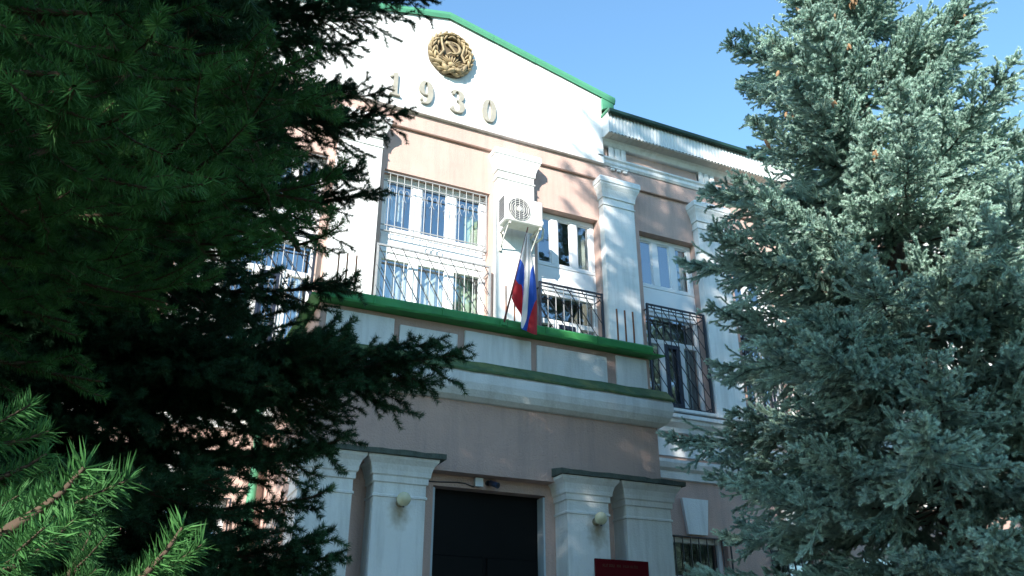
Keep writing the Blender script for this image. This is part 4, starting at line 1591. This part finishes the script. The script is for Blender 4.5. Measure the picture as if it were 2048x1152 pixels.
# the nearest boughs, reaching in from the spruce beside the viewer
rngB = np.random.default_rng(78)
for a, b, pool in (((-350, -80, 1.7), (205, 28, 1.15), FINE), ((-400, 60, 1.4), (150, 150, .98), FINE), ((-250, -150, 2.4), (480, 140, 2.0), FINE),
                   ((-150, 20, 2.6), (645, 212, 2.35), FINE), ((-250, 150, 2.3), (400, 170, 2.0), FINE), ((-300, 220, 1.8), (310, 285, 1.4), FINE),
                   ((-100, 200, 2.8), (640, 398, 2.5), FINE), ((-200, 320, 2.4), (400, 450, 2.1), FINE), ((-300, 400, 2.0), (260, 420, 1.7), FINE),
                   ((-50, 60, 3.0), (560, 320, 2.7), FINE), ((-200, -60, 2.0), (330, 110, 1.7), FINE), ((-200, 250, 2.6), (520, 400, 2.4), FINE),
                   ((-300, 300, 1.5), (120, 260, 1.2), FINE), ((-200, 120, 2.7), (540, 240, 2.4), FINE), ((-250, 420, 2.6), (330, 600, 2.4), FINE),
                   ((-250, 100, 2.2), (300, 180, 1.7), FINE), ((-250, 500, 2.3), (150, 640, 2.0), FINE), ((-250, 640, 2.3), (210, 760, 2.1), FINE),
                   ((-200, 560, 2.9), (420, 560, 2.8), FINE), ((-100, 420, 3.0), (560, 480, 2.9), FINE),
                   ((-800, 1180, .60), (100, 1030, .46), NEAR), ((-500, 1480, .66), (310, 1150, .58), NEAR), ((-700, 1000, .90), (0, 890, .78), NEAR),
                   ((-700, 960, .95), (20, 960, .88), NEAR), ((-300, 1500, .62), (170, 1115, .60), NEAR), ((-600, 1350, .46), (60, 1120, .38), NEAR),
                   ((-600, 1250, .75), (90, 1100, .62), NEAR), ((-500, 1300, .85), (240, 1160, .75), NEAR), ((-500, 1100, .8), (10, 1035, .68), NEAR),
                   ((60, 300, 1.45), (130, 150, .95), FINE), ((260, 150, 1.5), (192, 40, 1.08), FINE), ((330, 420, 1.8), (300, 285, 1.35), FINE),
                   ((520, 330, 2.5), (482, 145, 1.9), FINE), ((430, 300, 2.3), (370, 180, 1.75), FINE), ((300, 400, 2.2), (255, 290, 1.7), FINE),
                   ((430, 520, 2.5), (330, 330, 1.9), FINE), ((600, 500, 2.7), (510, 300, 2.2), FINE), ((130, 520, 2.0), (90, 380, 1.5), FINE)):
    shoot(treeB, at_d(*a), at_d(*b), pool, rngB, rngB.normal(0, .3))
# cones high in the blue spruce
def cone_mesh():
    m = MB()
    n, k = 8, 9
    vs, F = [], []
    for i in range(k + 1):
        t = i / k
        r = .0165 * math.sin(math.pi * min(.985, t * .86 + .10)) ** .7 * (1.12 if i % 2 else .92)
        for j in range(n):
            b = 2 * math.pi * (j + .5 * (i % 2)) / n
            vs.append((r * math.cos(b), r * math.sin(b), -.095 * t))
    for i in range(k):
        for j in range(n):
            F.append((i * n + j, i * n + (j + 1) % n, (i + 1) * n + (j + 1) % n, (i + 1) * n + j))
    m.add(vs, F)
    m.face([vs[j] for j in range(n)])
    return m.mesh('cone', M['cone'])
CM = cone_mesh()
rc = np.random.default_rng(5)
cnt = 0
for zz, az, p, L in t_used[treeC.name]:
    if zz < 6.4 or rc.random() < (.6 if zz < 7.8 else .12):
        continue
    d = np.array([math.cos(az) * math.cos(p), math.sin(az) * math.cos(p), math.sin(p)])
    if d @ (CAM - np.array([7.25, -5.4, zz])) < -.5:
        continue
    u0 = rc.uniform(.7, .98)
    l0 = rc.normal(0, .12)
    for q in range(rc.integers(1, 6)):
        u = u0 + rc.normal(0, .04)
        lat = np.array([-math.sin(az), math.cos(az), 0]) * (l0 + rc.normal(0, .05)) * L * (1.15 - u)
        s_ = rc.uniform(.9, 1.2)
        pos = np.array([7.25, -5.4, zz]) + d * L * u + lat + np.array([0, 0, -.10 * L * u])
        inst('cone', CM, treeC, pos, (rc.normal(0, .25), rc.normal(0, .25), rc.random() * 6), (s_, s_, s_))
        cnt += 1
print('cones', cnt)
print('branches', nA, nB, nC, nD, nE, 'unique triangles', TRI)
